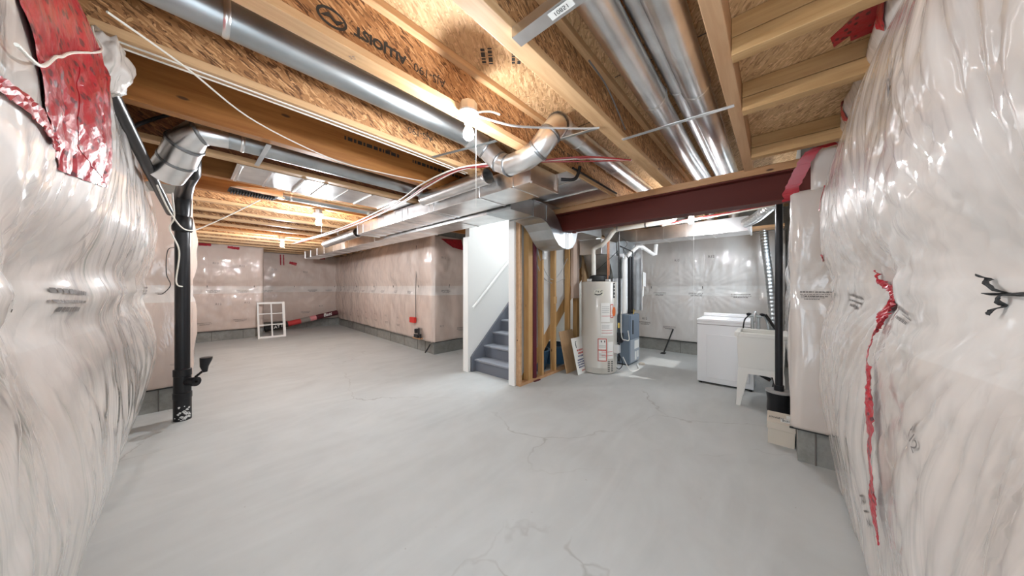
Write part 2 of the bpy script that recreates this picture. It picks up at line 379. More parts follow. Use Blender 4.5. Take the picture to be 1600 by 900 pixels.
# ---------------------------------------------------------------- insulation blankets
def fbm(x, y, s=0): return noise.fractal(Vector((x, y, s)), 1.0, 2.0, 3)
class Blanket:
    """Film-faced wool hung from A to B (left to right as seen from the room); surf(u, z) is a point on its face."""
    def __init__(s, A, B, z0, z1, amp, staples, seam=1.38, step=.03, fold=.012, endL=.10, endR=.10, sag=.3, seed=0, nf=11, pinch=.62, bottom=.15, low=0, reach=.38, waist=.42):
        s.A = Vector((*A,0)); s.B = Vector((*B,0)); s.L = (s.B-s.A).length; s.d = (s.B-s.A)/s.L; s.n = Vector((s.d.y,-s.d.x,0))
        s.z0, s.z1, s.amp, s.st, s.seam, s.step, s.fold, s.eL, s.eR, s.sag, s.seed, s.nf, s.pinch, s.bottom, s.low, s.reach, s.waist = z0, z1, amp, staples, seam, step, fold, endL, endR, sag, seed, nf, pinch, bottom, low, reach, waist
    def off(s, u, z):
        seam = s.seam + .02*noise.noise(Vector((u*1.3, s.seed, 0)))
        near = min([abs(u-k) for k in s.st] + [9])
        if z > seam:
            t = (z-seam)/(s.z1-seam); p = math.sin(math.pi*min(1, max(0, t**.78)))
        else:
            t = (seam-z)/(seam-s.z0); p = math.sin(math.pi*min(1, max(0, t**.72)))*(1-s.bottom)+s.bottom*(1-math.exp(-((seam-z)/.2)**2))
            p = max(p, 0)**(1+s.low*min(1, t*1.2))
        p = max(p, 0)**.55
        dz = abs(z-seam)
        band = math.exp(-(dz/.10)**2)
        hold = 1-s.pinch*math.exp(-(near/.16)**2)
        v = p*(1-band) + band*s.waist*hold
        v *= 1-.28*math.exp(-(near/.22)**2)*math.exp(-(dz/.5)**2)
        q = 1.0
        if s.eL > 0: q *= min(1, max(0, u/s.eL))**.4
        if s.eR > 0: q *= min(1, max(0, (s.L-u)/s.eR))**.4
        w = s.amp*v
        w += s.amp*.16*fbm(u*1.4, z*1.4, s.seed)
        for i, k in enumerate(s.st):
            dx, dzz = u-k, z-seam; r = math.hypot(dx, dzz)
            if r < 1.3:
                th = math.atan2(dzz, dx); ph = s.seed+i*1.7
                rip = math.sin(s.nf*th+ph+1.2*noise.noise(Vector((th*2, r*2, s.seed+i))))
                rip = (1-abs(rip))**2 - .3
                w -= s.fold*rip*min(1, r/.06)*math.exp(-r/s.reach)*1.5
        pl = noise.noise(Vector((u*9, z*1.1, s.seed+5))); pl2 = noise.noise(Vector((u*21, z*2.1, s.seed+9)))
        far = s.step > .03
        w += s.fold*((.10 if far else .45)*pl+(0 if far else .06)*pl2)
        if far: w += .022*noise.noise(Vector((u*2.6+z*1.2, z*2.4-u*.7, s.seed+2)))+.010*noise.noise(Vector((u*6+z*5, z*6-u*4, s.seed+4)))
        return w*q
    def surf(s, u, z, lift=0.0):
        p = s.A + s.d*u + s.n*(s.off(u, z)+lift); return Vector((p.x, p.y, z))
    def make(s, label, m, name='insulation_blanket'):
        nu = max(4, int(s.L/s.step)); nz = max(6, int((s.z1-s.z0)/s.step)); vv = []; uv = []; ff = []
        for j in range(nz+1):
            z = s.z0+(s.z1-s.z0)*j/nz
            for i in range(nu+1):
                u = s.L*i/nu; vv.append(s.surf(u, z)); uv.append((u, z))
        for j in range(nz):
            for i in range(nu):
                a = j*(nu+1)+i; ff.append((a, a+1, a+nu+2, a+nu+1))
        # closed back, so the blanket has a body
        b0 = len(vv)
        def back(u, z): p = s.A+s.d*u-s.n*.001; return Vector((p.x, p.y, z))
        ring = [(i, 0) for i in range(nu+1)]+[(nu, j) for j in range(1, nz+1)]+[(i, nz) for i in range(nu-1, -1, -1)]+[(0, j) for j in range(nz-1, 0, -1)]
        for (i, j) in ring:
            u = s.L*i/nu; z = s.z0+(s.z1-s.z0)*j/nz; vv.append(back(u, z)); uv.append((u, z))
        n = len(ring)
        for q in range(n):
            (i, j), (i2, j2) = ring[q], ring[(q+1) % n]
            ff.append((j*(nu+1)+i, b0+q, b0+(q+1) % n, j2*(nu+1)+i2))
        mb = MB(); mb.v = [tuple(p) for p in vv]; mb.f = ff
        o = mb.build(name, m, smooth=False, uv=uv)
        for p in o.data.polygons: p.use_smooth = True
        s.o = tag(o, label, 'insulation'); return o
    def ribbon(s, pts, lift=.006, name='seam_tape', m=None, jag=.012):
        P = smoothpath([(a, b, c) for a, b, c in pts], 10); vv = []; uv = []; ff = []; L = 0
        for i, p in enumerate(P):
            a = P[max(0,i-1)]; b = P[min(len(P)-1,i+1)]; t = Vector((b.x-a.x, b.y-a.y)).normalized(); nn = Vector((-t.y, t.x))
            if i: L += Vector((P[i].x-P[i-1].x, P[i].y-P[i-1].y)).length
            for k in range(5):
                c = (k-2)/2*(p.z/2)+jag*noise.noise(Vector((i*.9, k*3, s.seed)))*(p.z/.05)
                vv.append(s.surf(p.x+nn.x*c, p.y+nn.y*c, lift+.004*noise.noise(Vector((i*.7, k*1.1, 3))))); uv.append((c, L))
        for i in range(len(P)-1):
            for k in range(4): a = i*5+k; ff.append((a, a+1, a+6, a+5))
        mb = MB(); mb.v = [tuple(v) for v in vv]; mb.f = ff
        o = mb.build(name, m or M_tape, s.o, uv=uv)
        sd = o.modifiers.new('thick', 'SOLIDIFY'); sd.thickness = .0015; return o
    def patch(s, poly, lift=.008, name='seam_tape', m=None):
        bm = bmesh.new(); vs_ = [bm.verts.new((a, b, 0)) for a, b in poly]; bm.faces.new(vs_)
        bmesh.ops.triangulate(bm, faces=bm.faces[:])
        for _ in range(6):
            e = [x for x in bm.edges if x.calc_length() > .022]
            if e: bmesh.ops.subdivide_edges(bm, edges=e, cuts=1); bmesh.ops.triangulate(bm, faces=bm.faces[:])
        bm.verts.index_update(); uv = [(v.co.x, v.co.y) for v in bm.verts]
        mb = MB(); mb.v = [tuple(s.surf(v.co.x, v.co.y, lift+.006*noise.noise(Vector((v.co.x*20, v.co.y*20, 1))))) for v in bm.verts]; mb.f = [tuple(v.index for v in f.verts) for f in bm.faces]; bm.free()
        o = mb.build(name, m or M_tape, s.o, uv=uv); sd = o.modifiers.new('thick', 'SOLIDIFY'); sd.thickness = .0015; return o
    def text(s, items, m=None, name='printed_text', lift=.004):
        mb = MB()
        for (t, u, z, size, rot) in items:
            if t == '=':      # small illegible print: rows of short dashes
                rnd = random.Random(int(u*100+z*37)); c, sn = math.cos(R(rot)), math.sin(R(rot))
                for row in range(3):
                    x = -size*(1.0 if row < 2 else .7)
                    while x < size*(1.0 if row < 2 else .7):
                        wd = size*rnd.uniform(.06, .22); y0 = -row*size*.20; hh = size*(.10 if row != 1 else .06)
                        q = [(x, y0), (x+wd, y0), (x+wd, y0+hh), (x, y0+hh)]
                        mb.add([s.surf(u+a*c-b*sn, z+a*sn+b*c, lift) for a, b in q], [(0,1,2,3)]); x += wd+size*.05
            else:
                vv, ff = text_mesh(t, size, 'CENTER'); c, sn = math.cos(R(rot)), math.sin(R(rot))
                mb.add([s.surf(u+p.x*c-p.y*sn, z+p.x*sn+p.y*c, lift) for p in vv], ff)
        return mb.build(name, m or M_inkg, s.o)
    def staples_mb(s, h=.05):
        for k in s.st:
            mb = MB(); a = s.surf(k, s.seam, .003); b = s.surf(k, s.seam+h, .006); mb.tube([a, b], .006, 5); mb.build('staple_strap', M_blkm, s.o)

BL = Blanket((-.385,.75), (-.385,5.10), .005, 2.66, .185, [.70, 2.62, 4.0], seam=1.37, step=.025, fold=.013, endL=0, endR=.22, seed=3, nf=13, low=.9, bottom=.08, reach=.42, waist=.80, pinch=.42)
BL.make('large glossy plastic-faced insulation bulging along the near left wall, red tape at its top', M_filmL)
BL.staples_mb(.03)
BL.patch([(.18,1.93),(.345,1.90),(.465,1.89),(.455,1.80),(.462,1.735),(.55,1.725),(.66,1.705),(1.07,1.760),(.80,1.785),(.70,1.83),(.74,1.97),(.76,2.04),(.90,2.08),(1.10,2.19),(1.0,2.20),(.93,2.17),(.90,2.24),(.96,2.33),(.85,2.40),(.5,2.20),(.2,1.99)], lift=.006)
BL.ribbon([(.15,1.72,.02),(.27,1.736,.03),(.39,1.74,.03),(.50,1.725,.02)])
BL.text([('=',1.05,1.375,.15,-3),('=',.57,1.35,.07,6),('=',3.6,1.385,.14,0),('R12',1.9,.9,.05,90),('R12',3.7,1.7,.05,0)])
# pier face behind the black stack
BP = Blanket((-.385,5.13), (.06,5.13), FH, 2.46, .05, [.2], step=.03, fold=.004, endL=0, endR=.06, seed=11)
BP.make('narrow insulation strip behind the black drain stack, above bare concrete footing', M_filmF); BP.text([('=',.2,1.33,.04,0),('=',.30,.52,.03,0)])
BFL = Blanket((.0,5.15), (.0,10.74), FH, 2.46, .10, [1,2,3,4,5], step=.05, fold=.006, endL=.06, endR=0, seed=14)
BFL.make('insulation along the left side of the far room, seen edge-on beside the black stack', M_filmF)
BFL.text([('=',k+.3,1.3,.05,0) for k in range(5)])
BB = Blanket((.02,10.72), (1.47,10.72), FH, 2.50, .07, [.35,1.25], step=.035, fold=.012, endL=0, endR=.06, seed=21, nf=9)
BB.make('far insulation panel left of the leaning window sash, above bare footing blocks', M_filmF); BB.staples_mb()
BB.text([('R12',.5,2.0,.07,0),('R12',1.0,1.95,.07,0),('R12',.55,.95,.07,0),('R12',1.1,.97,.07,0),('=',.45,1.3,.12,0),('=',1.0,1.3,.12,0),('=',.3,.48,.12,0),('=',.95,.52,.12,0)])
BB.ribbon([(.2,2.46,.07),(.42,2.47,.08)]); BB.ribbon([(.72,2.44,.06),(.95,2.42,.07)])
BBr = Blanket((1.45,10.72), (1.45,12.05), FH, 2.50, .03, [.6], step=.06, fold=.004, endL=.05, endR=0, seed=24)
BBr.make('short insulation return at the step in the far wall', M_filmF)
BC = Blanket((1.45,12.03), (3.78,12.03), FH, 2.50, .07, [.15,1.0,2.2], step=.04, fold=.018, endL=0, endR=0, seed=31, nf=10)
BC.make('farthest insulation panel behind the leaning window sash and the long black and red packet', M_filmF); BC.staples_mb()
BC.text([('R12',.45,1.95,.08,0),('R12',1.3,1.9,.08,0),('R12',1.75,.72,.07,0),('=',.3,1.28,.12,0),('=',1.5,1.28,.13,0),('=',2.0,1.28,.1,0),('=',1.3,.55,.13,0)])
BC.ribbon([(.85,2.2,.08),(1.05,2.15,.1)]); BC.ribbon([(.62,2.45,.03),(.62,2.1,.03)]); BC.ribbon([(.70,2.45,.03),(.70,2.1,.03)]); BC.ribbon([(1.3,2.45,.16),(1.9,2.42,.10)])
BR = Blanket((3.76,12.03), (3.395,5.15), FH, 2.50, .09, [.8,2.2,3.6,4.9,6.2], step=.045, fold=.010, endL=0, endR=.05, seed=41, nf=10)
BR.make('long insulated wall on the right of the far room, up to the red wall box', M_filmF); BR.staples_mb()
BR.text([('=',.6+k*.75,1.29,.10,0) for k in range(8)]+[('=',1.0+k*.72,.50,.09,0) for k in range(7)]+[('R12',1.0+k*.72,.66,.06,0) for k in range(7)]+[('=',6.4,.52,.10,0)])
BA = Blanket((3.33,5.21), (5.2,5.21), FH, 2.46, .08, [.44,1.3], step=.04, fold=.012, endL=.10, endR=0, seed=51)
BA.make('insulated wall end in the alcove left of the stair opening', M_filmF); BA.staples_mb(.07)
BA.text([('R12',.25,2.0,.07,0),('=',.35,1.32,.12,0),('=',.75,.50,.14,0),('R12',.22,.58,.06,0)])
BA.patch([(.22,2.40),(.75,2.44),(.8,2.20),(.5,2.24)])
# near right wall
BN = Blanket((3.27,-.385), (.35,-.385), .005, 2.48, .155, [.05,1.45,2.33], seam=1.40, step=.022, fold=.014, endL=.22, endR=0, seed=61, nf=15, pinch=.60, reach=.5, waist=.66)
BN.make('large glossy plastic-faced insulation bulging along the near right wall with a long vertical red seam', M_filmR)
xr = lambda X: 3.27-X
BN.ribbon([(1.33,1.47,.010),(1.34,1.42,.020),(1.43,1.391,.035),(1.47,1.352,.045),(1.45,1.314,.050),(1.49,1.286,.045),(1.54,1.259,.030),(1.58,1.225,.016),(1.65,1.148,.014),(1.74,1.080,.040),(1.78,1.005,.048),(1.81,.914,.050),(1.83,.826,.050),(1.80,.75,.050),(1.768,.674,.046),(1.745,.60,.030),(1.745,.55,.006)], lift=.017)
BN.ribbon([(xr(2.95),1.93,.05),(xr(2.95),2.10,.02)]); BN.ribbon([(xr(2.9),1.62,.05),(xr(2.9),1.57,.05)])
BN.ribbon([(2.17,1.425,.006),(2.215,1.386,.007),(2.20,1.345,.009)], jag=0, m=M_blkm, name='black_strap', lift=.012); BN.ribbon([(2.18,1.385,.005),(2.30,1.387,.007)], jag=0, m=M_blkm, name='black_strap', lift=.013)
BN.text([('R12',1.98,1.97,.075,12),('R12',2.11,1.04,.045,-35),('R12',1.48,.52,.07,-60),('=',1.0,1.345,.13,-3),('=',1.83,1.325,.07,-8)])
BQ = Blanket((3.27,-.085), (3.27,-.37), .275, 2.16, .075, [.12], seam=1.42, step=.02, fold=.006, endL=.05, endR=0, seed=71, nf=8, pinch=.3)
BQ.make('tall narrow insulation on the pier under the end of the steel beam', M_filmR)
BQ.text([('=',.14,1.355,.085,0),('=',.12,1.325,.06,0)])
BQt = Blanket((3.25,-.20), (3.25,-.37), 2.15, 2.46, .03, [], seam=2.3, step=.02, fold=.006, endL=.04, endR=0, seed=73)
BQt.make('small insulation piece beside the end of the steel beam, edged with red tape', M_filmR)
BQs = Blanket((3.62,-.115), (3.28,-.115), .275, 2.12, .04, [], step=.03, fold=.004, endL=0, endR=.04, seed=75)
BQs.make('insulation on the pier side facing the laundry corner', M_filmR)
tp = MB()
def ragged(mb, pts, w, th=.003, seed=0):
    pts = smoothpath(pts, 5)
    for i in range(len(pts)-1):
        a, b = pts[i], pts[i+1]; wa = w*(1+.5*noise.noise(Vector((i*.8, seed, 0)))); wb = w*(1+.5*noise.noise(Vector(((i+1)*.8, seed, 0))))
        mb.add([(a.x, a.y-wa, a.z), (a.x, a.y+wa, a.z-.01), (b.x, b.y+wb, b.z-.01), (b.x, b.y-wb, b.z)], [(0,1,2,3)])
ragged(tp, [(3.30,-.085,2.11),(3.25,-.09,2.18),(3.22,-.13,2.28),(3.20,-.18,2.40),(3.19,-.24,2.46),(3.17,-.32,2.44)], .045)
tpo = tp.build('red_tape', M_tape, BQ.o); sd = tpo.modifiers.new('t','SOLIDIFY'); sd.thickness = .004
# laundry far wall
BW = Blanket((6.97,2.62), (6.97,-.12), FH, 2.40, .06, [.55,1.52], seam=1.36, step=.025, fold=.020, endL=0, endR=0, seed=81, nf=14)
BW.make('pale insulated wall at the back of the laundry corner, behind washer and furnace', M_filmC); BW.staples_mb(.05)
xw = lambda Y: 2.62-Y
BW.text([('R12',xw(.95),1.99,.07,0),('R12',xw(1.55),1.95,.06,0),('=',xw(1.9),1.26,.12,0),('=',xw(1.22),1.26,.12,0),('=',xw(.5),1.25,.14,0),('=',xw(2.2),.60,.12,0),('R12',xw(2.2),.68,.07,0),('=',xw(1.7),.54,.12,0)])
BV = Blanket((6.95,-.15), (3.63,-.15), FH, 1.75, .04, [.8,2.0], step=.05, fold=.006, endL=0, endR=0, seed=85)
BV.make('insulation low on the laundry side wall behind the white tub', M_filmC)
# insulation stuffed between the short joists above the near right wall
BT = Blanket((3.2,-.37), (.9,-.37), 2.43, 2.598, .07, [], seam=2.4, step=.04, fold=.02, endL=0, endR=0, seed=91)
BT.make('strip of plastic-faced insulation between the short joists above the near right wall', M_filmR)
BT.ribbon([(.40,2.45,.06),(.46,2.56,.09)]); BT.ribbon([(.05,2.46,.05),(.15,2.54,.05)]); BT.ribbon([(1.30,2.45,.05),(1.42,2.56,.07)])

# dark sill strip on top of each bare footing (black poly edge)
def sill(pts, name='trim'):
    mb = MB(); mb.tube(pts, .008, 6); return mb.build(name, M_blkm)
for i, p in enumerate((((.03,10.74,FH-.01),(1.46,10.74,FH-.01)), ((1.5,12.04,FH-.01),(3.78,12.04,FH-.01)), ((3.77,12.0,FH-.01),(3.40,5.2,FH-.01)), ((3.40,5.2,FH-.01),(5.1,5.22,FH-.01)), ((-.36,5.12,FH-.01),(.04,5.12,FH-.01)), ((6.97,2.6,FH-.01),(6.97,-.1,FH-.01)), ((3.26,-.08,.27),(3.26,-.35,.27)))):
    tag(sill(p, f'trim_{i+1}'), kind='structure')
# block joints in the bare footing
for i, (n_, pts) in enumerate((('back_left', [(x,10.745,0,x,10.745,FH-.02) for x in (.45,1.05)]), ('back_right', [(x,12.045,0,x,12.045,FH-.02) for x in (2.2,2.8,3.45)]), ('right_far', [(3.43+.0540*(y-5.25)-.006,y,0,3.43+.0540*(y-5.25)-.006,y,FH-.02) for y in (5.6,5.95,6.6,7.4,8.3,9.3,10.4)]), ('laundry', [(6.985,y,0,6.985,y,FH-.02) for y in (1.5,)]), ('pier', [(-.2,5.145,0,-.2,5.145,.24)]), ('pier_right', [(3.295,-.23,0,3.295,-.23,.26)]))):
    mb = MB()
    for a in pts: mb.tube([a[:3], a[3:]], .005, 4)
    tag(mb.build(f'trim_{i+11}', M_inkg), kind='structure')
# ================================================================ CEILING FRAMING
ZJ = 2.47; ZT = ZS
def ijoist(Y, x0, x1, label, web=M_osb, group=None):
    t = thing('floor_joist', label, 'joist', ((x0+x1)/2, Y, ZJ), group)
    MB().box(x0, Y-.006, ZJ+.03, x1, Y+.006, ZT-.03).build('web', web, t)
    MB().box(x0, Y-.045, ZJ, x1, Y+.045, ZJ+.04).build('bottom_flange', M_fl, t, bevel=.003)
    MB().box(x0, Y-.045, ZT-.04, x1, Y+.045, ZT-.001).build('top_flange', M_fl, t, bevel=.003)
    return t
def solid(x0, y0, x1, y1, label, m=M_lvl, z0=ZJ): return tag(MB().box(x0,y0,z0,x1,y1,ZT-.001).build('floor_joist', m, bevel=.003), label, 'joist')
j1 = ijoist(.857, -.38, 6.95, 'wooden I-joist nearest the big paired round ducts, straight above the camera')
j2 = ijoist(1.47, -.38, 6.95, 'wooden I-joist with large black upside-down lettering, beside the nearest bulb')
j3 = ijoist(2.14, -.38, 6.95, 'wooden I-joist with two white cables stapled under it, left of the long round duct')
j4 = solid(-.38, 2.745, 3.12, 2.825, 'solid orange laminated timber joist with a line of small black print')
xe = 3.3
j5 = ijoist(3.43, -.38, 3.12, 'shaded I-joist just behind the grey pipe with the elbow at its end', M_osbshade)
j6 = solid(-.38, 4.03, 3.12, 4.11, 'joist at the far edge of the sheet metal panning', M_lvl)
j7 = solid(-.38, 4.66, 3.8, 4.74, 'solid orange joist with a dark slotted register boot beside it', M_lvl)
ordn = ['first', 'second', 'third', 'fourth', 'fifth', 'sixth', 'seventh', 'eighth', 'ninth', 'tenth', 'eleventh']
ys = [5.33+.63*k for k in range(11)]
for k, y in enumerate(ys):
    lab = f'{ordn[k]} I-joist of the far room counted from the solid orange joist by the register boot'
    if k == len(ys)-1: lab = 'last I-joist of the far room, against the farthest wall above the leaning sash'
    ijoist(y, (.03 if y < 10.7 else 1.5), 3.7, lab)
# header and the short joists that run from it to the near right wall
hd = tag(MB().box(-.2,.15,ZJ-.02, 3.42,.215,ZT-.001).build('header_joist', M_flw, bevel=.004), 'pale double header board right of the big round ducts, carrying the short joists', 'joist')
for x, lab in ((1.13,'short joist off the header, nearest the camera at the top edge of the picture'), (1.66,'second short joist off the header, clear of the red tape'), (2.22,'short joist off the header reaching the wall just below the large red tape patch'), (3.06,'last short joist off the header, just before the steel beam')):
    t = thing('short_joist', lab, 'joist', (x,-.1,2.43)); y1 = .149; y0_ = -.36
    MB().box(x-.032,y0_,2.43,x+.032,y1,2.507).build('lower_board', M_fly, t, bevel=.003)
    MB().box(x-.030,y0_,2.511,x+.030,y1,2.598).build('upper_board', M_fly, t, bevel=.003)
dk = tag(MB().box(.0,-.41,2.60,3.42,.149,2.62).build('low_deck', M_sub), 'low strand-board deck over the short joists above the near right wall', 'deck')
q = MB(); pl_ = [(2.077,-.194),(1.94,-.285),(1.95,-.35),(2.16,-.35),(2.17,-.27),(2.12,-.262),(2.17,-.215)]
q.add([(x,y,2.597) for x, y in pl_]+[(x,y,2.5985) for x, y in pl_], [tuple(range(7)), tuple(range(13,6,-1))]+[(i,(i+1)%7,(i+1)%7+7,i+7) for i in range(7)])
tq = q.build('red_tape', M_tape, dk, uv=[(x, y) for x, y in pl_]*2)
MB().tube([(2.6,.10,2.599),(2.6,-.36,2.599)], .0025, 4).build('board_gap', M_drk, dk)
# rim board over the left and right walls
rim = MB().box(-.52,.3,ZJ,-.385,12.2,ZT-.001); tag(rim.build('trim_31', M_lvl), kind='structure')
rim = MB().box(.2,-.5,ZJ,6.9,-.42,ZT-.001); tag(rim.build('trim_32', M_ply), kind='structure')

# printing on the timber
def print_on(parent, items, m=M_ink):
    mb = MB()
    for (s_, o, ux, uy, size, bold) in items:
        if s_.startswith('~'): flat_dash(mb, o, ux, uy, float(s_[1:]), size, 2 if size < .03 else 1, int(o[0]*100))
        else: flat_text(mb, s_, o, ux, uy, size, bold)
    return mb.build('printed_text', m, parent)
LT = {'j2': [('AJS-190', (.93,1.462,2.60), (-1,0,0), (0,0,-1), .064, 0), ('ALLJOIST', (.655,1.462,2.60), (-1,0,0), (0,0,-1), .064, .003), ('AJS-190  ALLJOIST', (2.35,1.462,2.64), (-1,0,0), (0,0,-1), .07, .001)]}
print_on(j2, LT['j2'])
lg = MB()   # oval mark beside the lettering
cx, cz = .435, 2.59
for q in range(24):
    a0, a1 = 2*math.pi*q/24, 2*math.pi*(q+1)/24
    lg.add([(cx+.062*math.cos(a0),1.462,cz+.042*math.sin(a0)),(cx+.062*math.cos(a1),1.462,cz+.042*math.sin(a1)),(cx+.050*math.cos(a1),1.462,cz+.030*math.sin(a1)),(cx+.050*math.cos(a0),1.462,cz+.030*math.sin(a0))],[(0,1,2,3)])
lg.prism([(cx-.045,cz-.01),(cx-.015,cz+.018),(cx+.01,cz-.004),(cx+.05,cz+.012),(cx+.02,cz-.02),(cx-.01,cz-.002)], 'y', 1.461, 1.463)
lg.build('printed_mark', M_ink, j2)
print_on(j3, [('AJS-190', (1.27,2.132,2.63), (-1,0,0), (0,0,-1), .07, 0), ('ALLJOIST', (1.95,2.132,2.63), (-1,0,0), (0,0,-1), .06, .001)])
print_on(j2, [('22', (.52,1.47,ZJ-.002), (0.7,-.7,0), (.7,.7,0), .03, 0)], M_inkg)
print_on(j4, [('~.5', (1.15,2.744,2.66), (1,0,0), (0,0,1), .032, .0005), ('~.9', (1.95,2.744,2.66), (1,0,0), (0,0,1), .032, .0012)], M_ink)
print_on(ceil, [('7/8', (1.43,1.10,ZS-.002), (.75,.66,0), (.66,-.75,0), .05, 0), ('~.12', (1.35,1.17,ZS-.002), (.75,.66,0), (.66,-.75,0), .02, .0), ('~.13', (1.23,1.30,ZS-.002), (.75,.66,0), (.66,-.75,0), .025, .001),
    ('~.1', (1.12,.62,ZS-.002), (1,0,0), (0,-1,0), .018, .001), ('7/8', (1.20,.55,ZS-.002), (1,0,0), (0,-1,0), .035, .0)], M_ink)
gl = MB()  # dark butt lines between the deck sheets
for a, b in (((1.92,.24),(1.92,.8)), ((2.3,.9),(2.3,1.4)), ((.68,.9),(.68,1.0)), ((-.3,.02),(3.4,.02))): gl.tube([(*a,ZS-.001),(*b,ZS-.001)], .003, 4)
tag(gl.build('trim_33', M_drk), kind='structure')

# ---------------------------------------------------------------- steel beam and its post
bt = thing('steel_beam', 'dark red primed steel I-beam spanning from the pier toward the stairs', 'beam', (3.51,1.2,2.15))
MB().prism([(3.43,2.15),(3.60,2.15),(3.60,2.164),(3.525,2.166),(3.525,2.385),(3.60,2.387),(3.60,2.40),(3.43,2.40),(3.43,2.387),(3.505,2.385),(3.505,2.166),(3.43,2.164)], 'y', -.36, 2.84).build('beam_body', M_steel, bt)
MB().box(3.42,-.30,2.402,3.61,2.70,2.468).build('top_plate', M_plate, bt, bevel=.003)
MB().lathe([(.022,0),(.03,.004),(.03,.02),(.0,.024)], (3.50,2.02,2.12), 12).build('bolt', M_steel, bt)
pt = thing('steel_post', 'maroon steel post standing among the open studs beside the stairs', 'post', (3.50,2.70,0))
MB().lathe([(.038,.012),(.038,2.13)], (3.50,2.70,0), 20).build('post_tube', M_post, pt, smooth=True)
MB().box(3.43,2.63,0,3.57,2.77,.012).box(3.43,2.63,2.13,3.57,2.77,2.149).build('end_plate', M_post, pt)

# ================================================================ DUCTS
def ring(mb, p, d, r, w_=.012, t=.004):
    p = Vector(p); d = Vector(d).normalized(); mb.tube([p-d*w_, p-d*w_*.4, p+d*w_*.4, p+d*w_], [r, r+t, r+t, r], 28, caps=False)
def round_duct(label, paths, r, seams, m=M_galv, name='round_duct', loc=None, n=28):
    t = thing(name, label, 'duct', loc or paths[0]); mb = MB(); mb.tube(paths, r, n, caps=True); dw = mb.build('duct_wall', m, t, smooth=True)
    for (p, d) in seams: s_ = MB(); ring(s_, p, d, (r if not isinstance(r, (list,tuple)) else r[0])+.001); s_.build('seam_ring', M_ringd if 'fitting' in (t.get('category') or '') else M_galvb, dw, smooth=True)
    return t
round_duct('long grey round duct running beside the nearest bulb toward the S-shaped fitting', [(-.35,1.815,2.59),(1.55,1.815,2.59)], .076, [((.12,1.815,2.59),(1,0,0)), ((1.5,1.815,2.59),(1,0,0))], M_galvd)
# S-shaped offset that carries it under the joist
sp = [(1.52,1.815,2.59),(1.62,1.80,2.56),(1.69,1.74,2.47),(1.72,1.66,2.385),(1.73,1.58,2.365),(1.70,1.38,2.365),(1.70,1.30,2.39),(1.74,1.24,2.47),(1.82,1.22,2.57),(1.93,1.24,2.64),(2.05,1.27,2.665)]
t = thing('duct_offset', 'shiny S-shaped duct fitting dipping under the joist right of the nearest bulb', 'duct fitting', (1.7,1.5,2.3))
sp = [(1.50,1.815,2.59),(1.66,1.79,2.545),(1.735,1.70,2.43),(1.745,1.60,2.375),(1.735,1.42,2.37),(1.73,1.30,2.40),(1.76,1.215,2.50),(1.84,1.20,2.60),(1.98,1.25,2.66)]
MB().tube(sp, .082, 28).build('duct_wall', M_galvb, t, smooth=True); dw = t.children[0]
for i in (1,2,3,5,6,7): s_ = MB(); ring(s_, sp[i], Vector(sp[i+1])-Vector(sp[i-1]), .083); s_.build('seam_ring', M_ringd if 'fitting' in (t.get('category') or '') else M_galvb, dw, smooth=True)
round_duct('bright round duct right of the S-shaped fitting, running over the steel beam', [(1.95,1.27,2.665),(6.6,1.29,2.665)], .076, [((2.25,1.275,2.665),(1,0,0)),((3.0,1.28,2.665),(1,0,0))], M_galv)
round_duct('left one of the big shiny round ducts above the steel beam', [(.3,.575,2.665),(2.15,.612,2.665)], .077, [((2.1,.61,2.665),(1,0,0))], M_galvb)
round_duct('left big shiny round duct, section beyond the hanger strap reaching over the beam', [(2.13,.612,2.663),(3.2,.63,2.66),(5.5,.63,2.66)], .073, [], M_galv)
round_duct('thin round duct squeezed between the two big shiny ducts', [(.3,.475,2.735),(5.5,.50,2.735)], .052, [((2.2,.485,2.735),(1,0,0))], M_galv)
round_duct('right one of the big shiny round ducts above the steel beam', [(.3,.360,2.665),(2.2,.378,2.665)], .075, [((2.16,.378,2.665),(1,0,0))], M_galvb)
round_duct('right big shiny round duct, section beyond the hanger strap reaching over the beam', [(2.19,.378,2.663),(5.5,.38,2.66)], .071, [], M_galv)
# left pipe with elbow
el = thing('elbow_duct', 'shiny jointed duct elbow pointing down beside the black drain stack', 'duct fitting', (-.05,3.3,2.2))
ep = [(.22,3.13,2.54),(.07,3.135,2.535),(.0,3.22,2.45),(-.04,3.34,2.35),(-.10,3.45,2.25)]
MB().tube(ep, [.076,.090,.104,.105,.104], 28).build('duct_wall', M_galvb, el, smooth=True)
for i in (1,2,3): s_ = MB(); ring(s_, ep[i], Vector(ep[i+1])-Vector(ep[i-1]), [.093,.107,.107][i-1]); s_.build('seam_ring', M_ringd, el.children[0], smooth=True)
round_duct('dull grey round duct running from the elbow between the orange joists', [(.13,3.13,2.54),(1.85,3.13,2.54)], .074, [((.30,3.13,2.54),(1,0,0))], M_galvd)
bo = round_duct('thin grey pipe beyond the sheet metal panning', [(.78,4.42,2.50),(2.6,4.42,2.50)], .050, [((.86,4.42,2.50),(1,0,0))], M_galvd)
rb = thing('register_boot', 'small boot with a black slotted register at the end of the thin grey pipe', 'vent', (.55,4.42,2.45))
MB().add([(.32,4.36,2.475),(.80,4.38,2.455),(.80,4.47,2.455),(.32,4.50,2.475),(.38,4.37,2.50),(.80,4.38,2.55),(.80,4.47,2.55),(.38,4.48,2.50)], [(0,3,2,1),(4,5,6,7),(0,1,5,4),(1,2,6,5),(2,3,7,6),(3,0,4,7)]).build('boot_body', M_galvb, rb)
g = MB()
for k in range(16): g.box(.33+k*.024,4.36,2.43,.342+k*.024,4.50,2.452)
g.box(.31,4.35,2.452,.73,4.51,2.458); g.build('slotted_grille', M_blkm, rb)

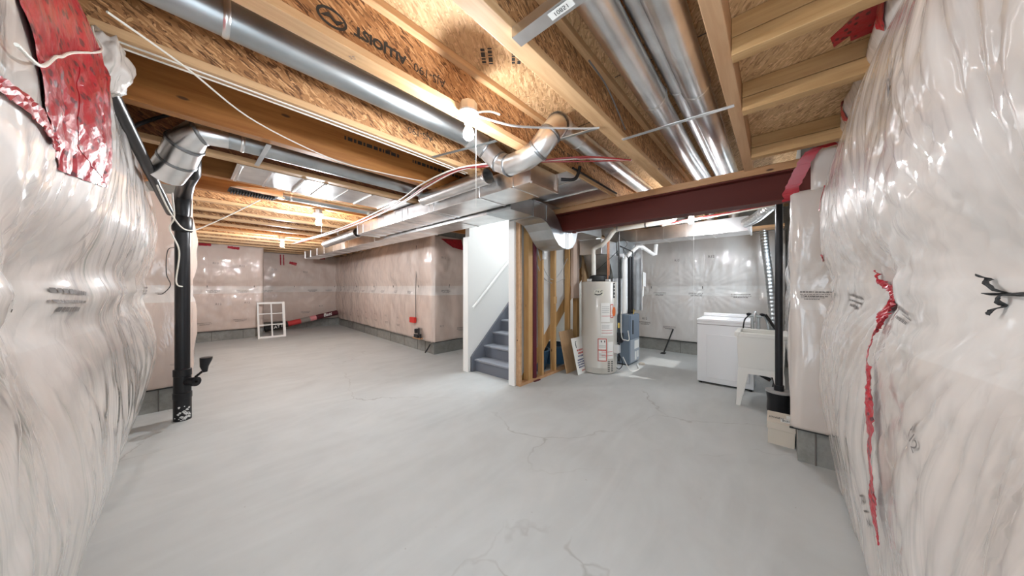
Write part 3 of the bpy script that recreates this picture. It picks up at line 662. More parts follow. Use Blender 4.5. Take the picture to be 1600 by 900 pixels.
def panning(label, x0, x1, y0, y1, z, seams, loc):
    t = thing('sheet_metal_panning', label, 'sheet metal', loc)
    MB().box(x0,y0,z-.004,x1,y1,z).build('sheet', M_galvb, t)
    for x in seams: MB().box(x-.012,y0,z-.014,x+.012,y1,z-.004).build('seam_strip', M_galv, t, bevel=.003)
    return t
panning('shiny sheet metal panning nailed under the joists, left of the main duct', .30, 2.0, 3.48, 4.03, ZJ, (.33,.55,.80,.98,1.2,1.45,1.75), (1.1,3.75,2.46))
panning('shiny sheet metal panning under the joists between main duct and steel beam', 2.36, 3.40, 1.44, 2.17, ZJ, (2.62,3.0), (2.9,1.8,2.46))

def rect_duct(label, x0, x1, y0, y1, z0, z1, seams_y, m=M_galv, cap=True):
    t = thing('rectangular_duct', label, 'duct', ((x0+x1)/2, y0, z0))
    MB().box(x0,y0,z0,x1,y1,z1).build('duct_wall', m, t, bevel=.004)
    for y in seams_y:
        s_ = MB(); d = .006
        s_.box(x0-d,y-.012,z0-d,x1+d,y+.012,z0); s_.box(x0-d,y-.012,z0-d,x0,y+.012,z1); s_.box(x1,y-.012,z0-d,x1+d,y+.012,z1); s_.build('seam_strip', M_galvb, t)
    if cap:
        s_ = MB(); s_.box(x0-.004,y0-.02,z0-.012,x1+.012,y0,z0+.006); s_.box(x1-.006,y0-.02,z0,x1+.014,y0,z1); s_.build('end_flange', M_galvb, t)
    return t
rect_duct('near main rectangular duct with its blunt end toward the steel beam', 1.95, 2.33, 1.54, 5.30, 2.285, 2.455, (1.75,2.2,3.0,3.1,3.6,3.75,3.95,4.3,4.5,4.75,5.05,5.28))
rect_duct('far main rectangular duct running on to the back corner of the room', 2.37, 2.74, 2.53, 10.4, 2.245, 2.44, (3.1,4.1,5.6,6.9,7.4,7.9,8.6,9.2,9.8,10.38), cap=False)
rn = thing('return_duct', 'rectangular duct dipping in a curve below the steel beam', 'duct', (3.2,2.3,1.92))
outl = [(2.37,2.245),(2.92,2.245),(3.04,2.215),(3.14,2.14),(3.24,2.03),(3.33,1.955),(3.43,1.925),(3.56,1.92),(3.68,1.955),(3.77,2.05),(3.82,2.18),(3.95,2.21),(4.6,2.21),(4.6,2.43),(3.72,2.43),(3.66,2.30),(3.62,2.15),(3.42,2.145),(3.38,2.20),(3.30,2.30),(3.20,2.38),(3.08,2.43),(2.37,2.43)]
MB().prism(outl, 'y', 2.15, 2.525).build('duct_wall', M_galvd, rn)
for xs in (2.78, 3.045): MB().box(xs-.01,2.143,2.235,xs+.01,2.53,2.44).build('seam_strip', M_seam, rn)
MB().box(3.50,2.144,1.915,3.507,2.15,2.14).box(3.55,2.144,1.915,3.557,2.15,2.14).build('seam_strip', M_seam, rn)
MB().box(2.78,2.141,2.425,3.05,2.15,2.437).box(2.78,2.141,2.238,3.05,2.15,2.248).build('seam_strip', M_seam, rn)
# loose offcuts of round duct lying along the main duct
for lab, a, b, r_ in (('short open-ended round duct offcut hung beside the near main duct', (1.86,1.98,2.415), (1.86,3.05,2.415), .068), ('long round duct offcut hung beside the far end of the near main duct', (1.98,5.35,2.33), (2.05,7.3,2.33), .075)):
    t = thing('duct_offcut', lab, 'duct', a)
    mb = MB(); A_, B_ = Vector(a), Vector(b); d = (B_-A_).normalized()
    mb.tube([a, b], r_, 28, caps=False); mb.tube([b, a], r_-.002, 28, caps=False); mb.build('duct_wall', M_galv, t, smooth=True)
    for p in (a, b): s_ = MB(); ring(s_, p, d, r_); s_.build('seam_ring', M_galvb, t, smooth=True)
    s_ = MB(); s_.box(min(a[0],b[0])-.01, (a[1]+b[1])/2-.01, a[2]+r_-.004, min(a[0],b[0])+.01, (a[1]+b[1])/2+.01, ZJ); s_.build('hanger', M_galvb, t)
# laundry trunk duct on the far side of the beam
rect_duct('rectangular duct above the washer, beyond the steel beam', 5.5, 5.95, .30, 2.5, 2.22, 2.44, (.75,1.1,1.45,1.9), M_galv)
for y, w_ in ((.80,'left'), (.48,'right')):
    mb = MB(); mb.tube([(5.6,y,2.44),(5.6,y,2.62),(5.72,y,2.70),(5.95,y,2.71)], .068, 24); tag(mb.build('duct_riser', M_galv, smooth=True), f'{w_} of the two short round risers above the laundry duct, seen under the beam', 'duct')
fl = MB(); fp = smoothpath([(5.5,.34,2.33),(5.35,.22,2.36),(5.15,.10,2.42),(5.05,0,2.50)], 12); fl.tube(fp, [.062+(.006 if i % 2 else 0) for i in range(len(fp))], 20)
tag(fl.build('flexible_duct', M_galvb, smooth=False), 'crinkled silver duct piece at the end of the laundry duct', 'duct')
fx = MB(); fp = smoothpath([(6.62,.16,2.44),(6.60,.14,2.1),(6.58,.09,1.6),(6.56,.05,1.1),(6.5,.02,.55),(6.45,.02,.045)], 16); fx.tube(fp, [.052+(.006 if i % 2 else 0) for i in range(len(fp))], 18)
tag(fx.build('dryer_hose', M_galvd), 'silver corrugated hose hanging down beside the thin black pipe', 'hose')

# straps under the joists
def strap(label, a, b, w_=.016, m=M_galvb):
    a, b = Vector(a), Vector(b); d = (b-a).normalized(); s_ = d.cross(Vector((0,0,1))).normalized()*w_; u = Vector((0,0,.002))
    tag(MB().add([a-s_-u,a+s_-u,b+s_-u,b-s_-u,a-s_+u,a+s_+u,b+s_+u,b-s_+u], [(0,3,2,1),(4,5,6,7),(0,1,5,4),(1,2,6,5),(2,3,7,6),(3,0,4,7)]).build('hanger_strap', m), label, 'strap')
strap('metal strap holding up the big round ducts just before the steel beam', (2.12,.83,ZJ-.003), (2.12,.18,ZJ-.003-.02), .014)
mb = MB(); mb.box(.90,.18,ZJ-.045,.955,.81,ZJ-.002); mb.box(.955,.18,ZJ-.045,.96,.81,ZJ+.02)
bh = tag(mb.build('hanger_channel', M_galv), 'grey metal channel under the round ducts at the top edge of the picture', 'bracket')
q = MB(); q.add([(.91,.64,ZJ-.047),(.945,.64,ZJ-.047),(.945,.54,ZJ-.047),(.91,.54,ZJ-.047)], [(0,1,2,3)]); q.build('paper_label', M_paper, bh)
q = MB(); flat_text(q, '10851', (.927,.59,ZJ-.048), (0,-1,0), (1,0,0), .026); q.build('printed_text', M_ink, bh)
strap('grey strap crossing the bay left of the S-shaped fitting', (1.36,2.10,ZJ-.004), (1.52,1.52,ZJ-.004), .013, M_galvd)
strap('grey strap right of the S-shaped fitting', (1.78,1.42,ZJ-.004), (1.85,.90,ZJ-.004), .013, M_galvd)
strap('short grey strap under the dull grey duct with the elbow', (.42,2.83,ZJ-.004), (.42,3.40,ZJ-.004), .016, M_galvd)

# ================================================================ LAMPS
def lamp(label, x, y, z, power, cord=0, group=None, scale=1.0):
    # z is the underside the box is screwed to
    t = thing('pull_chain_lamp', label, 'lamp', (x,y,z), group)
    MB().lathe([(.050,0),(.052,-.012),(.052,-.055)], (x,y,z), 8).build('junction_box', M_galv, t)
    MB().lathe([(.030,-.052),(.058,-.055),(.060,-.066),(.046,-.078),(.026,-.084),(.024,-.125),(.0,-.127)], (x,y,z), 28).build('lamp_holder', M_porc, t, smooth=True); lh = [c for c in t.children if c.name.startswith('lamp_holder')][0]
    MB().lathe([(.013,-.125),(.015,-.140),(.028,-.165),(.032,-.185),(.028,-.206),(.015,-.218),(.0,-.221)], (x,y,z), 24).build('bulb', M_bulbs(power), t, smooth=True)
    if cord: MB().tube(smoothpath([(x+.03,y-.03,z-.08),(x+.032,y-.03,z-.12),(x+.032,y-.032,z-cord)], 4), .0016, 5).build('pull_cord', M_rope, lh)
    return t
_bm = {}
def M_bulbs(p):
    if p not in _bm: _bm[p] = mat('bulb_glow', (1,1,1), .3, emit=(.93,.96,1.0), es=p/.038)
    return _bm[p]
lamp('nearest bare bulb in a white lampholder with a pull cord, beside the lettered joist', 1.13, 1.365, 2.495, BULB1, .62)
lamp('bare bulb in the middle of the far room by the duct', 1.23, 4.72, 2.47, BULB_FAR, .35)
lamp('farthest bare bulb near the step in the back wall', 1.38, 7.85, 2.47, BULB_FAR, .25)
lamp('bare bulb in the laundry corner seen below the steel beam', 4.55, .857, 2.47, BULB_LAUNDRY, 1.7)

# ================================================================ CABLES
def cable(label, pts, r=.005, m=M_cable_w, cat='cable', name='cable', group=None, k=8):
    return tag(MB().tube(smoothpath(pts, k), r, 8).build(name, m, smooth=True), label, cat, group)
cable('first of two white cables stapled under the joist with pale flange, nearer the camera', [(-.36,2.115,2.46),(.3,2.12,2.464),(1.0,2.12,2.464),(1.75,2.13,2.455)], .0045)
cable('second of two white cables stapled under the joist, farther from the camera', [(-.36,2.165,2.46),(.3,2.16,2.464),(1.0,2.165,2.464),(1.75,2.16,2.452)], .0045)
cable('white cable crossing loosely from the upper left corner to the duct', [(-.2,1.90,2.45),(.0,2.10,2.45),(.3,2.44,2.44),(.8,2.64,2.42),(1.2,2.62,2.42),(1.6,2.58,2.44)], .0045)
cable('thin white wire looping over the red tape at the upper left', [BL.surf(a, b, .014) for a, b in ((.16,1.79),(.277,1.815),(.416,1.90),(.49,1.937),(.68,2.04),(.95,2.2),(1.10,2.32),(1.24,2.42))], .003)
cable('grey cable from the nearest lamp to the strap above the S-shaped fitting', [(1.18,1.33,2.425),(1.35,1.22,2.40),(1.55,1.12,2.43),(1.78,.95,2.455),(1.85,.88,2.462)], .007, M_cable_g)
cable('white stub of cable leaving the nearest lamp box', [(1.165,1.34,2.445),(1.24,1.30,2.47),(1.30,1.27,2.465)], .006, M_cable_w)
rr = random.Random(5)
for i in range(9):
    red = i in (1,4,6,8); ox = rr.uniform(-.05,.05); oz = rr.uniform(-.02,.012)
    pts = [(1.75+ox*.5, 8.3+rr.uniform(-.5,.5), 2.44), (1.84+ox, 6.6, 2.43+oz), (1.86+ox, 5.2, 2.43+oz*.5), (1.80+ox, 4.0, 2.43+oz), (1.70+ox, 3.2, 2.41+oz), (1.58+ox, 2.55, 2.40+oz), (1.62+ox*.6, 2.1, 2.44+oz*.3), (1.75+ox*.3, 1.80+ox, 2.44+oz*.3), (1.98, 1.48+ox, 2.455), (2.2+ox, 1.15+ox*.5, 2.46-abs(ox)*.3), (2.5, .9, 2.46)]
    if i in (2,3,5,7): pts = pts[:8]
    cable(('red plastic line' if red else 'white cable')+' in the bundle running along the near main duct', pts, .006 if red else .0065, M_cable_r if red else M_cable_w, group='red lines in the bundle along the main duct' if red else 'white cables in the bundle along the main duct')
for i, (px, r_, m_, lab) in enumerate(((4.62,.009,M_cable_r,'red water line running below the joists beyond the steel beam'),(4.70,.011,M_pvc,'white water line running below the joists beyond the steel beam'))):
    cable(lab, [(px,1.25,2.30),(px,.6,2.335),(px,-.02,2.37)], r_, m_, 'water line', 'water_line')
cable('black drain hose bent over the joist edge near the end of the main duct', [(2.34,1.49,2.40),(2.42,1.40,2.40),(2.45,1.37,2.46),(2.46,1.36,2.52)], .016, M_blk, 'hose', 'drain_hose')
cable('black rod lying along the joist above the sheet metal panning', [(2.40,1.40,2.50),(3.40,1.40,2.50)], .010, M_blk, 'rod', 'conduit')
cable('bare copper wire hanging from the joist above the big duct', [(1.55,.80,2.70),(1.75,.79,2.66),(1.95,.80,2.60),(2.15,.82,2.55)], .005, M_inkg)
# ================================================================ STAIRS AND STAIR WALLS
ZW = 2.46
sw = MB(); sw.box(3.13,3.76,0,6.9,3.86,3.6); struct('wall_stair_left', sw, M_white)
tr = MB(); tr.box(3.09,3.745,0,3.13,3.875,2.22); struct('trim_41', tr, M_white, bevel=.004)
# right jamb of the stair opening
tr = MB(); tr.box(3.09,2.735,0,3.13,2.845,2.44); struct('trim_42', tr, M_white, bevel=.003)
sr = MB()   # drywall on the stair side of the studs; its lower edge follows the stringer
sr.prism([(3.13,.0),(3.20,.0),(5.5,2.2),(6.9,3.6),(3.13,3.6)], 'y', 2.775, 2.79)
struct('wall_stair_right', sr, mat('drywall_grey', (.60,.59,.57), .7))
st = MB(); st.box(6.9,2.7,0,6.98,3.86,3.6); struct('wall_stair_end', st, M_white)
hb = MB(); hb.box(3.13,2.68,2.44,6.9,2.775,3.6); hb.box(3.05,2.68,ZS,3.13,3.86,3.6); struct('wall_stair_upper', hb, M_white)
sl = area('stairwell_fill', (4.6,3.28,3.5), (0,0,0), 2.4, .8, 15, (1,.99,.97))  # unseen area lamp added high in the shaft to brighten the stairwell
stt = thing('staircase', 'grey painted wooden staircase rising behind the white wall end', 'stairs', (3.2,3.3,0))
RZ, RX = .20, .212
for k in range(11):
    x = 3.235+RX*k; z = RZ*k
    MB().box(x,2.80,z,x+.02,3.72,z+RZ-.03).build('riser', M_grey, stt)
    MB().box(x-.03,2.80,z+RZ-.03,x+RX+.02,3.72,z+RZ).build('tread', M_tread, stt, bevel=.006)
n = 11
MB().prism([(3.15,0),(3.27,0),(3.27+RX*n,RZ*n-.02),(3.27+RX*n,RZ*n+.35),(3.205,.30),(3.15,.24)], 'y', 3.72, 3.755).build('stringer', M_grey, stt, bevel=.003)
MB().prism([(3.26,-.0),(3.50,.0),(3.50+RX*n,RZ*n-.0),(3.27+RX*n,RZ*n+.12),(3.22,.20)], 'y', 2.80, 2.84).build('stringer', M_stud, stt)
hr = thing('handrail', 'white handrail sloping up the left stair wall', 'handrail', (3.16,3.72,1.0))
MB().tube([(3.15,3.69,1.05),(5.3,3.69,3.07)], .02, 12, flat=1.3).build('rail', M_white, hr, smooth=True)
for x in (3.5,4.4,5.1): MB().tube([(x,3.69,1.05+(x-3.15)*.94-.02),(x,3.72,1.05+(x-3.15)*.94-.05),(x,3.76,1.05+(x-3.15)*.94-.05)], .008, 8).build('rail_bracket', M_white, hr)

# open stud wall along the side of the stairs
def stud(label, x0, x1, z0=.04, z1=2.42, y0=2.665, y1=2.755): return tag(MB().box(x0,y0,z0,x1,y1,z1).build('wall_stud', M_stud, bevel=.003), label, 'stud')
tag(MB().box(3.13,2.66,0,4.98,2.76,.038).build('bottom_plate', M_plate, bevel=.002), 'wooden bottom plate under the open studs, on the concrete floor', 'wall plate')
tag(MB().box(3.62,2.66,2.422,6.4,2.76,2.46).build('top_plate', M_stud), 'wooden top plate above the open studs', 'wall plate')
tag(MB().box(3.131,2.665,.04,3.17,2.773,2.42).build('wall_stud', M_flw, bevel=.002), 'pale stud edge right behind the white jamb of the stair opening', 'stud')
stud('rough stud pressed against the left of the maroon post', 3.32, 3.42)
stud('single stud just right of the maroon post, with the white switch box', 3.66, 3.70)
stud('single stud with the small wood block, second right of the maroon post', 4.00, 4.045)
stud('stud partly behind the leaning plywood, third right of the maroon post', 4.44, 4.49)
stud('stud close to the left edge of the water heater', 4.72, 4.80)
tag(MB().box(3.95,2.645,1.13,4.03,2.664,1.24).build('wood_block', M_stud, bevel=.002), 'small wood block nailed to a stud, halfway up', 'block')
sb = thing('switch_box', 'small white electrical box high on the first thin stud', 'switch', (3.69,2.64,1.85))
MB().box(3.655,2.63,1.82,3.715,2.662,1.95).build('box_body', M_white, sb, bevel=.003); MB().box(3.675,2.625,1.86,3.695,2.63,1.91).build('toggle', M_porc, sb)
cable('grey cable draped between the studs from the switch box', [(3.60,2.70,2.3),(3.58,2.70,2.0),(3.72,2.70,1.72),(3.95,2.70,1.52),(4.2,2.70,1.62),(4.45,2.70,1.9)], .006, M_cable_g)
cable('second grey cable draped between the studs', [(3.60,2.72,2.3),(3.56,2.72,1.9),(3.70,2.72,1.6),(4.0,2.72,1.46),(4.4,2.72,1.55)], .006, M_cable_g)
# plywood and pink wool farther along that wall
tag(MB().box(4.86,2.60,.0,6.9,2.655,2.2).build('plywood_sheet', M_ply), 'brown plywood sheet standing on the wall behind the water heater and furnace', 'panel')
tag(MB().box(4.48,2.60,1.20,4.68,2.655,2.3).build('drywall_offcut', mat('pink_board', (.62,.47,.38), .7)), 'pinkish board piece between studs left of the heater vent pipe', 'board')
# storage under the stairs
tb = MB(); tb.lathe([(.0,0),(.22,0),(.27,.30),(.285,.31),(.285,.33),(.26,.33),(.21,.03),(.0,.02)], (4.02,3.12,0), 28); tag(tb.build('plastic_tub', M_blue, smooth=True), 'round blue plastic tub in shadow under the stairs', 'tub')
tb = MB(); tb.lathe([(.0,0),(.22,0),(.27,.30),(.285,.31),(.285,.33),(.26,.33),(.21,.03),(.0,.02)], (4.62,3.10,0), 28); tag(tb.build('plastic_tub', M_blue, smooth=True), 'second blue plastic tub farther back under the stairs', 'tub')
tb = MB(); tb.lathe([(.0,.0),(.24,.0),(.30,.12),(.27,.28),(.12,.40),(.0,.42)], (4.32,3.40,0), 20); tag(tb.build('black_bag', M_blkm, smooth=True), 'dark bag behind the blue tubs under the stairs', 'bag')

# leaning boards
def lean(x0, x1, ybase, ytop, h, th):   # a board leaning toward +Y
    mb = MB(); dy = ytop-ybase
    mb.add([(x0,ybase,0),(x1,ybase,0),(x1,ybase+th,0),(x0,ybase+th,0),(x0,ytop,h),(x1,ytop,h),(x1,ytop+th,h),(x0,ytop+th,h)], [(0,3,2,1),(4,5,6,7),(0,1,5,4),(1,2,6,5),(2,3,7,6),(3,0,4,7)]); return mb
tag(lean(4.10,4.52,2.50,2.645,.66,.012).build('plywood_offcut', M_ply, bevel=.002), 'plain plywood offcut leaning on the studs behind the white sign', 'board')
sg = thing('safety_sign', 'white sign with red and blue lettering leaning beside the water heater', 'sign', (4.35,2.36,0))
lean(4.16,4.60,2.33,2.46,.56,.006).build('sign_board', M_paper, sg)
def on_sign(u, h): return Vector((4.16+u, 2.33+.13*h/.56-.002, h))
def sdash(u, h, w_, hh, m_, nm, rows, sd): flat_dash(MB(), on_sign(u, h), (1,0,0), (0,.226,.974), w_, hh, rows, sd).build(nm, m_, [c for c in sg.children if c.name.startswith('sign_board')][0])
sdash(.25, .345, .30, .028, M_red, 'red_lettering', 2, 3)
sdash(.20, .255, .20, .024, M_inkb, 'blue_lettering', 1, 4)
sdash(.22, .200, .34, .022, M_inkb, 'blue_lettering', 4, 5)
sdash(.25, .035, .25, .018, M_red, 'red_lettering', 1, 6)
q = MB(); a = on_sign(.11,.44); q.tube([on_sign(.10,.40), on_sign(.10,.50), on_sign(.13,.50)], .006, 5); q.build('sign_mark', M_ink, sg)

# ================================================================ WATER HEATER
hx, hy, hr_ = 4.66, 2.22, .285
wh = thing('water_heater', 'tall beige cylindrical water heater with warning labels', 'water heater', (hx,hy,0))
MB().lathe([(.0,.01),(hr_-.01,.01),(hr_,.03),(hr_,.10),(hr_+.002,.105),(hr_,.11),(hr_,1.46),(hr_-.008,1.478),(hr_-.03,1.485),(.0,1.487)], (hx,hy,0), 56).build('tank', M_heat, wh, smooth=True)
MB().lathe([(hr_-.04,.0),(hr_-.04,.012)], (hx,hy,0), 40).build('base_ring', M_blkm, wh)
# direction from the heater axis toward the camera
ac = math.atan2(-hy, -hx)
def cyl(mb, a0, a1, z0, z1, m_=6, lift=.002):
    vv = []; r_ = hr_+lift
    for i in range(m_+1):
        a = ac+a0+(a1-a0)*i/m_
        for z in (z0, z1): vv.append((hx+r_*math.cos(a), hy+r_*math.sin(a), z))
    mb.add(vv, [(2*i, 2*i+2, 2*i+3, 2*i+1) for i in range(m_)])
def cyl_text(mb, s_, a, z, size, lift=.005, bold=0):
    vv, ff = text_mesh(s_, size, 'CENTER', bold); r_ = hr_+lift
    mb.add([(hx+r_*math.cos(ac+a+p.x/hr_), hy+r_*math.sin(ac+a+p.x/hr_), z+p.y) for p in vv], ff)
# labels: angle grows toward the right as seen by the camera
L = [(.02,.50,.86,1.02,'w'),(.55,.74,.86,1.02,'w'),(.02,.76,.72,.84,'w'),(-.02,.06,1.32,1.34,'w')]
mb = MB()
cyl(mb, .10,.62,.84,1.14); cyl(mb,.66,.86,.90,1.12); cyl(mb,.10,.86,.62,.82); cyl(mb,.50,.86,.25,.52)
cyl(mb,-.06,.42,.215,.575); mb.build('paper_label', M_paper, wh)
mb = MB(); e = .012
for (a0,a1,z0,z1) in ((-.06,.42,.215,.575),(.66,.86,.90,1.12)):
    for (b0,b1,c0,c1) in ((a0,a1,z1-e,z1),(a0,a1,z0,z0+e),(a0,a0+e/hr_*.9,z0,z1),(a1-e/hr_*.9,a1,z0,z1)): cyl(mb,b0,b1,c0,c1,6,.004)
for z in (.93,.70,.66,.36,.30): cyl(mb,.14,.80,z,z+.006,6,.004)
cyl(mb,-.03,.39,.385,.40,4,.004)
mb.build('red_lettering', M_red, wh)
mb = MB()
for a_ in (.10,.28): cyl(mb,a_,a_+.05,.515,.545,3,.005)
for z in (.46,.44,.33,.31,.28): cyl(mb,.0,.36,z,z+.004,5,.005)
for z in (1.08,1.05,1.02,.99,.78,.76,.74): cyl(mb,.16,.58,z,z+.003,5,.005)
for i in range(6):
    for j in range(2): cyl(mb,.48+j*.22,.62+j*.22,.05+i*.030,.063+i*.030,3,.004)
mb.build('black_print', M_ink, wh)
f = lambda x, y, l=.004: (hx+(hr_+l)*math.cos(ac-.02+x/hr_), hy+(hr_+l)*math.sin(ac-.02+x/hr_), 1.305+y)
mb = MB(); mb.add([f(.085*math.cos(2*math.pi*i/36), .062*math.sin(2*math.pi*i/36)) for i in range(36)], [tuple(range(36))]); bd_ = mb.build('oval_badge', mat('badge_pale', (.70,.68,.58), .4), wh)
mb = MB()
def brush(pts, w_): 
    for (a0,b0),(a1,b1) in zip(pts, pts[1:]): mb.add([f(a0,b0-w_,.007),f(a1,b1-w_,.007),f(a1,b1+w_,.007),f(a0,b0+w_,.007)], [(0,1,2,3)])
brush([(-.060,-.022),(-.02,-.034),(.02,-.030),(.058,-.004)], .009)
brush([(-.055,.0),(-.035,.035),(-.02,.01)], .005); brush([(.0,.035),(-.012,.018),(.008,.015),(-.005,.0)], .005); brush([(.02,.035),(.028,.01),(.040,.028),(.058,.034),(.052,.014)], .005)
mb.build('badge_print', M_ink, bd_)
mb = MB(); cyl(mb,.84,1.0,1.10,1.16,4,.004); mb.lathe([(.0,0),(.05,0),(.05,.003),(.0,.004)], (0,0,0), 24)
v_ = mb.v[-(4*24):]; 
del mb
mb = MB(); vv = []; 
for i in range(24):
    a = 2*math.pi*i/24; aa = .93+.045*math.cos(a)/hr_; vv.append((hx+(hr_+.006)*math.cos(ac+aa), hy+(hr_+.006)*math.sin(ac+aa), 1.0+.075*math.sin(a)))
mb.add(vv, [tuple(range(24))]); mb.build('orange_sticker', M_org, wh)
mb = MB(); cyl(mb,.86,1.02,1.22,1.46,4,.004); mb.build('black_label', M_ink, wh)
mb = MB(); [cyl(mb,.90,.98,z,z+.02,3,.006) for z in (1.25,1.31,1.36,1.42)]; mb.build('white_lettering', M_paper, wh)
bl = MB(); bl.lathe([(.0,0),(.14,0),(.15,.03),(.13,.09),(.07,.11),(.0,.11)], (hx-.02,hy+.02,1.487), 20); bl.tube([(hx-.02,hy+.02,1.55),(hx+.12,hy-.12,1.55)], .05, 14); bl.build('vent_blower', M_blkm, wh, smooth=True)
MB().box(hx-.19,hy+.05,1.487,hx-.12,hy+.12,1.53).box(hx-.05,hy-.2,1.487,hx+.03,hy-.13,1.525).build('top_cap', M_porc, wh, bevel=.004)
for dx, dy in ((-.02,-.16),(.10,-.13)): MB().tube([(hx+dx,hy+dy,1.48),(hx+dx,hy+dy,1.78),(hx+dx,hy+dy,2.2)], .011, 10).build('water_pipe', M_copper, wh, smooth=True)
gv = (hx+.30*math.cos(ac+1.12), hy+.30*math.sin(ac+1.12))
MB().box(gv[0]-.05,gv[1]-.05,.33,gv[0]+.05,gv[1]+.05,.47).build('gas_valve', M_porc, wh, bevel=.01)
MB().tube(smoothpath([(gv[0],gv[1]-.03,.34),(gv[0]+.03,gv[1]-.09,.18),(gv[0]+.02,gv[1]-.05,.08),(gv[0]-.04,gv[1]-.02,.10)],6), .006, 8).build('gas_tube', M_blk, wh)
# black gas line and its drop beside the heater
gx, gy = 4.66, 1.88
gp = thing('gas_pipe', 'thin black gas pipe dropping in front of the right edge of the heater', 'pipe', (gx,gy,.2))
MB().tube([(gx,gy,.22),(gx,gy,2.38)], .012, 10).build('drop', M_blk, gp)
MB().tube([(gx,gy,.47),(gx+.02,gy+.02,.47)], .02, 10).lathe([(.020,.20),(.020,.26),(.016,.28)], (gx,gy,0), 10).lathe([(.022,.58),(.022,.66)], (gx,gy,0), 10).build('fitting', M_blk, gp)
MB().tube([(gx,gy,.74),(gx+.0,gy,.82)], .018, 10).build('yellow_valve', M_brass, gp)
MB().tube([(gx,gy,2.06),(gx+.45,gy-.05,2.0),(gx+.47,gy-.05,2.0),(gx+.47,gy-.05,.95)], .010, 8).build('branch', M_blk, gp)

# PVC vents
vp = thing('vent_pipe', 'cream plastic vent pipe rising from the heater and running under the joists', 'pipe', (4.62,2.2,1.6))
MB().tube(smoothpath([(4.63,2.30,1.58),(4.63,2.30,1.98),(4.63,2.27,2.05),(4.63,2.19,2.08),(4.62,2.14,2.10),(4.62,2.03,2.20),(4.61,1.97,2.27)],5), .036, 18).build('riser', M_pvc, vp, smooth=True)
MB().tube([(4.61,1.99,2.26),(4.61,1.90,2.32),(4.60,1.15,2.335),(4.64,1.10,2.345),(4.72,1.09,2.40),(4.80,1.09,2.45)], .038, 18).build('run', M_pvc, vp, smooth=True)
for y in (1.88,1.45): MB().lathe([(.043,-.012),(.043,.012)], (4.603,y,2.328), 18, 'y').build('strap', M_seam, vp)
vq = thing('vent_pipe', 'white plastic vent pipe rising from the furnace and zigzagging to the back wall', 'pipe', (5.2,1.98,.9))
MB().tube([(5.18,1.99,.93),(5.18,1.99,1.86),(5.20,1.96,1.93),(5.45,1.86,2.12),(5.52,1.80,2.12),(5.75,1.68,1.99),(5.80,1.66,2.0),(5.82,1.65,2.18)], .034, 18).build('pipe_run', M_pvcw, vq, smooth=True)

# ================================================================ FURNACE
fx0, fx1, fy0, fy1 = 5.25, 5.72, 1.93, 2.5
fu = thing('furnace', 'blue grey furnace cabinet with a lighter front, right of the water heater', 'furnace', (fx0,fy0,0))
MB().box(fx0,fy0,.02,fx1,fy1,.90).build('cabinet', M_furn, fu, bevel=.006)
MB().box(fx0+.02,fy0-.018,.46,fx1-.01,fy0,.89).build('upper_panel', M_furn, fu, bevel=.006)
MB().box(fx0+.02,fy0-.018,.04,fx1-.01,fy0,.45).build('lower_panel', M_furnl, fu, bevel=.006)
MB().box(fx0+.20,fy0-.021,.27,fx0+.42,fy0-.018,.42).build('paper_label', M_paper, fu)
MB().box(fx0+.22,fy0-.021,.07,fx0+.30,fy0-.018,.22).box(fx0+.34,fy0-.021,.10,fx0+.40,fy0-.018,.22).build('paper_label', M_paper, fu)
MB().box(fx0+.10,fy0-.025,.55,fx0+.14,fy0-.018,.80).build('control_strip', M_ink, fu)
MB().box(fx0+.0,fy0+.02,0,fx1,fy1-.02,.02).build('base', M_blkm, fu)
MB().box(fx0-.10,fy0+.10,.40,fx0-.002,fy0+.24,.58).build('filter_canister', M_blk, fu, bevel=.02)
pl = thing('furnace_plenum', 'tall silver sheet metal plenum rising from the furnace to the ceiling duct', 'duct', (5.3,2.3,.9))
MB().box(5.30,2.05,.90,5.70,2.5,2.22).build('plenum_wall', M_galv, pl, bevel=.004)
MB().add([(5.28,1.99,2.0),(5.72,1.99,2.0),(5.72,2.5,2.0),(5.28,2.5,2.0),(5.25,2.0,2.22),(5.72,2.0,2.22),(5.72,2.56,2.22),(5.25,2.56,2.22)], [(0,3,2,1),(4,5,6,7),(0,1,5,4),(1,2,6,5),(2,3,7,6),(3,0,4,7)]).build('transition', M_galvd, pl)
MB().box(5.28,2.04,1.50,5.72,2.05,1.52).box(5.28,2.04,1.20,5.72,2.05,1.22).build('seam_strip', M_galvb, pl)
rd = thing('return_drop', 'silver return duct drop behind the water heater', 'duct', (4.9,2.5,1.0))
MB().box(4.62,2.16,1.95,5.24,2.56,2.2).build('duct_wall', M_galv, rd, bevel=.004)
MB().add([(4.98,2.1,1.55),(5.24,2.1,1.55),(5.24,2.56,1.55),(4.98,2.56,1.55),(4.75,2.1,1.95),(5.24,2.1,1.95),(5.24,2.56,1.95),(4.75,2.56,1.95)], [(0,3,2,1),(4,5,6,7),(0,1,5,4),(1,2,6,5),(2,3,7,6),(3,0,4,7)]).build('transition', M_galvd, rd)
MB().box(5.0,2.12,.02,5.24,2.55,1.55).build('lower_drop', M_galv, rd, bevel=.004)
tag(MB().tube([(5.40,1.985,.91),(5.40,1.985,1.95)], .030, 14).build('black_pipe', M_blk, smooth=True), 'left of two black vertical pipes above the furnace', 'pipe')
tag(MB().tube([(5.50,1.975,.91),(5.50,1.975,1.95)], .030, 14).build('black_pipe', M_blk, smooth=True), 'right of two black vertical pipes above the furnace', 'pipe')
tag(MB().tube([(5.45,1.93,.90),(5.45,1.93,.99)], .012, 8).box(5.40,1.915,.95,5.50,1.94,.972).build('brass_valve', M_brass), 'yellow brass gas valve on top of the furnace', 'valve')
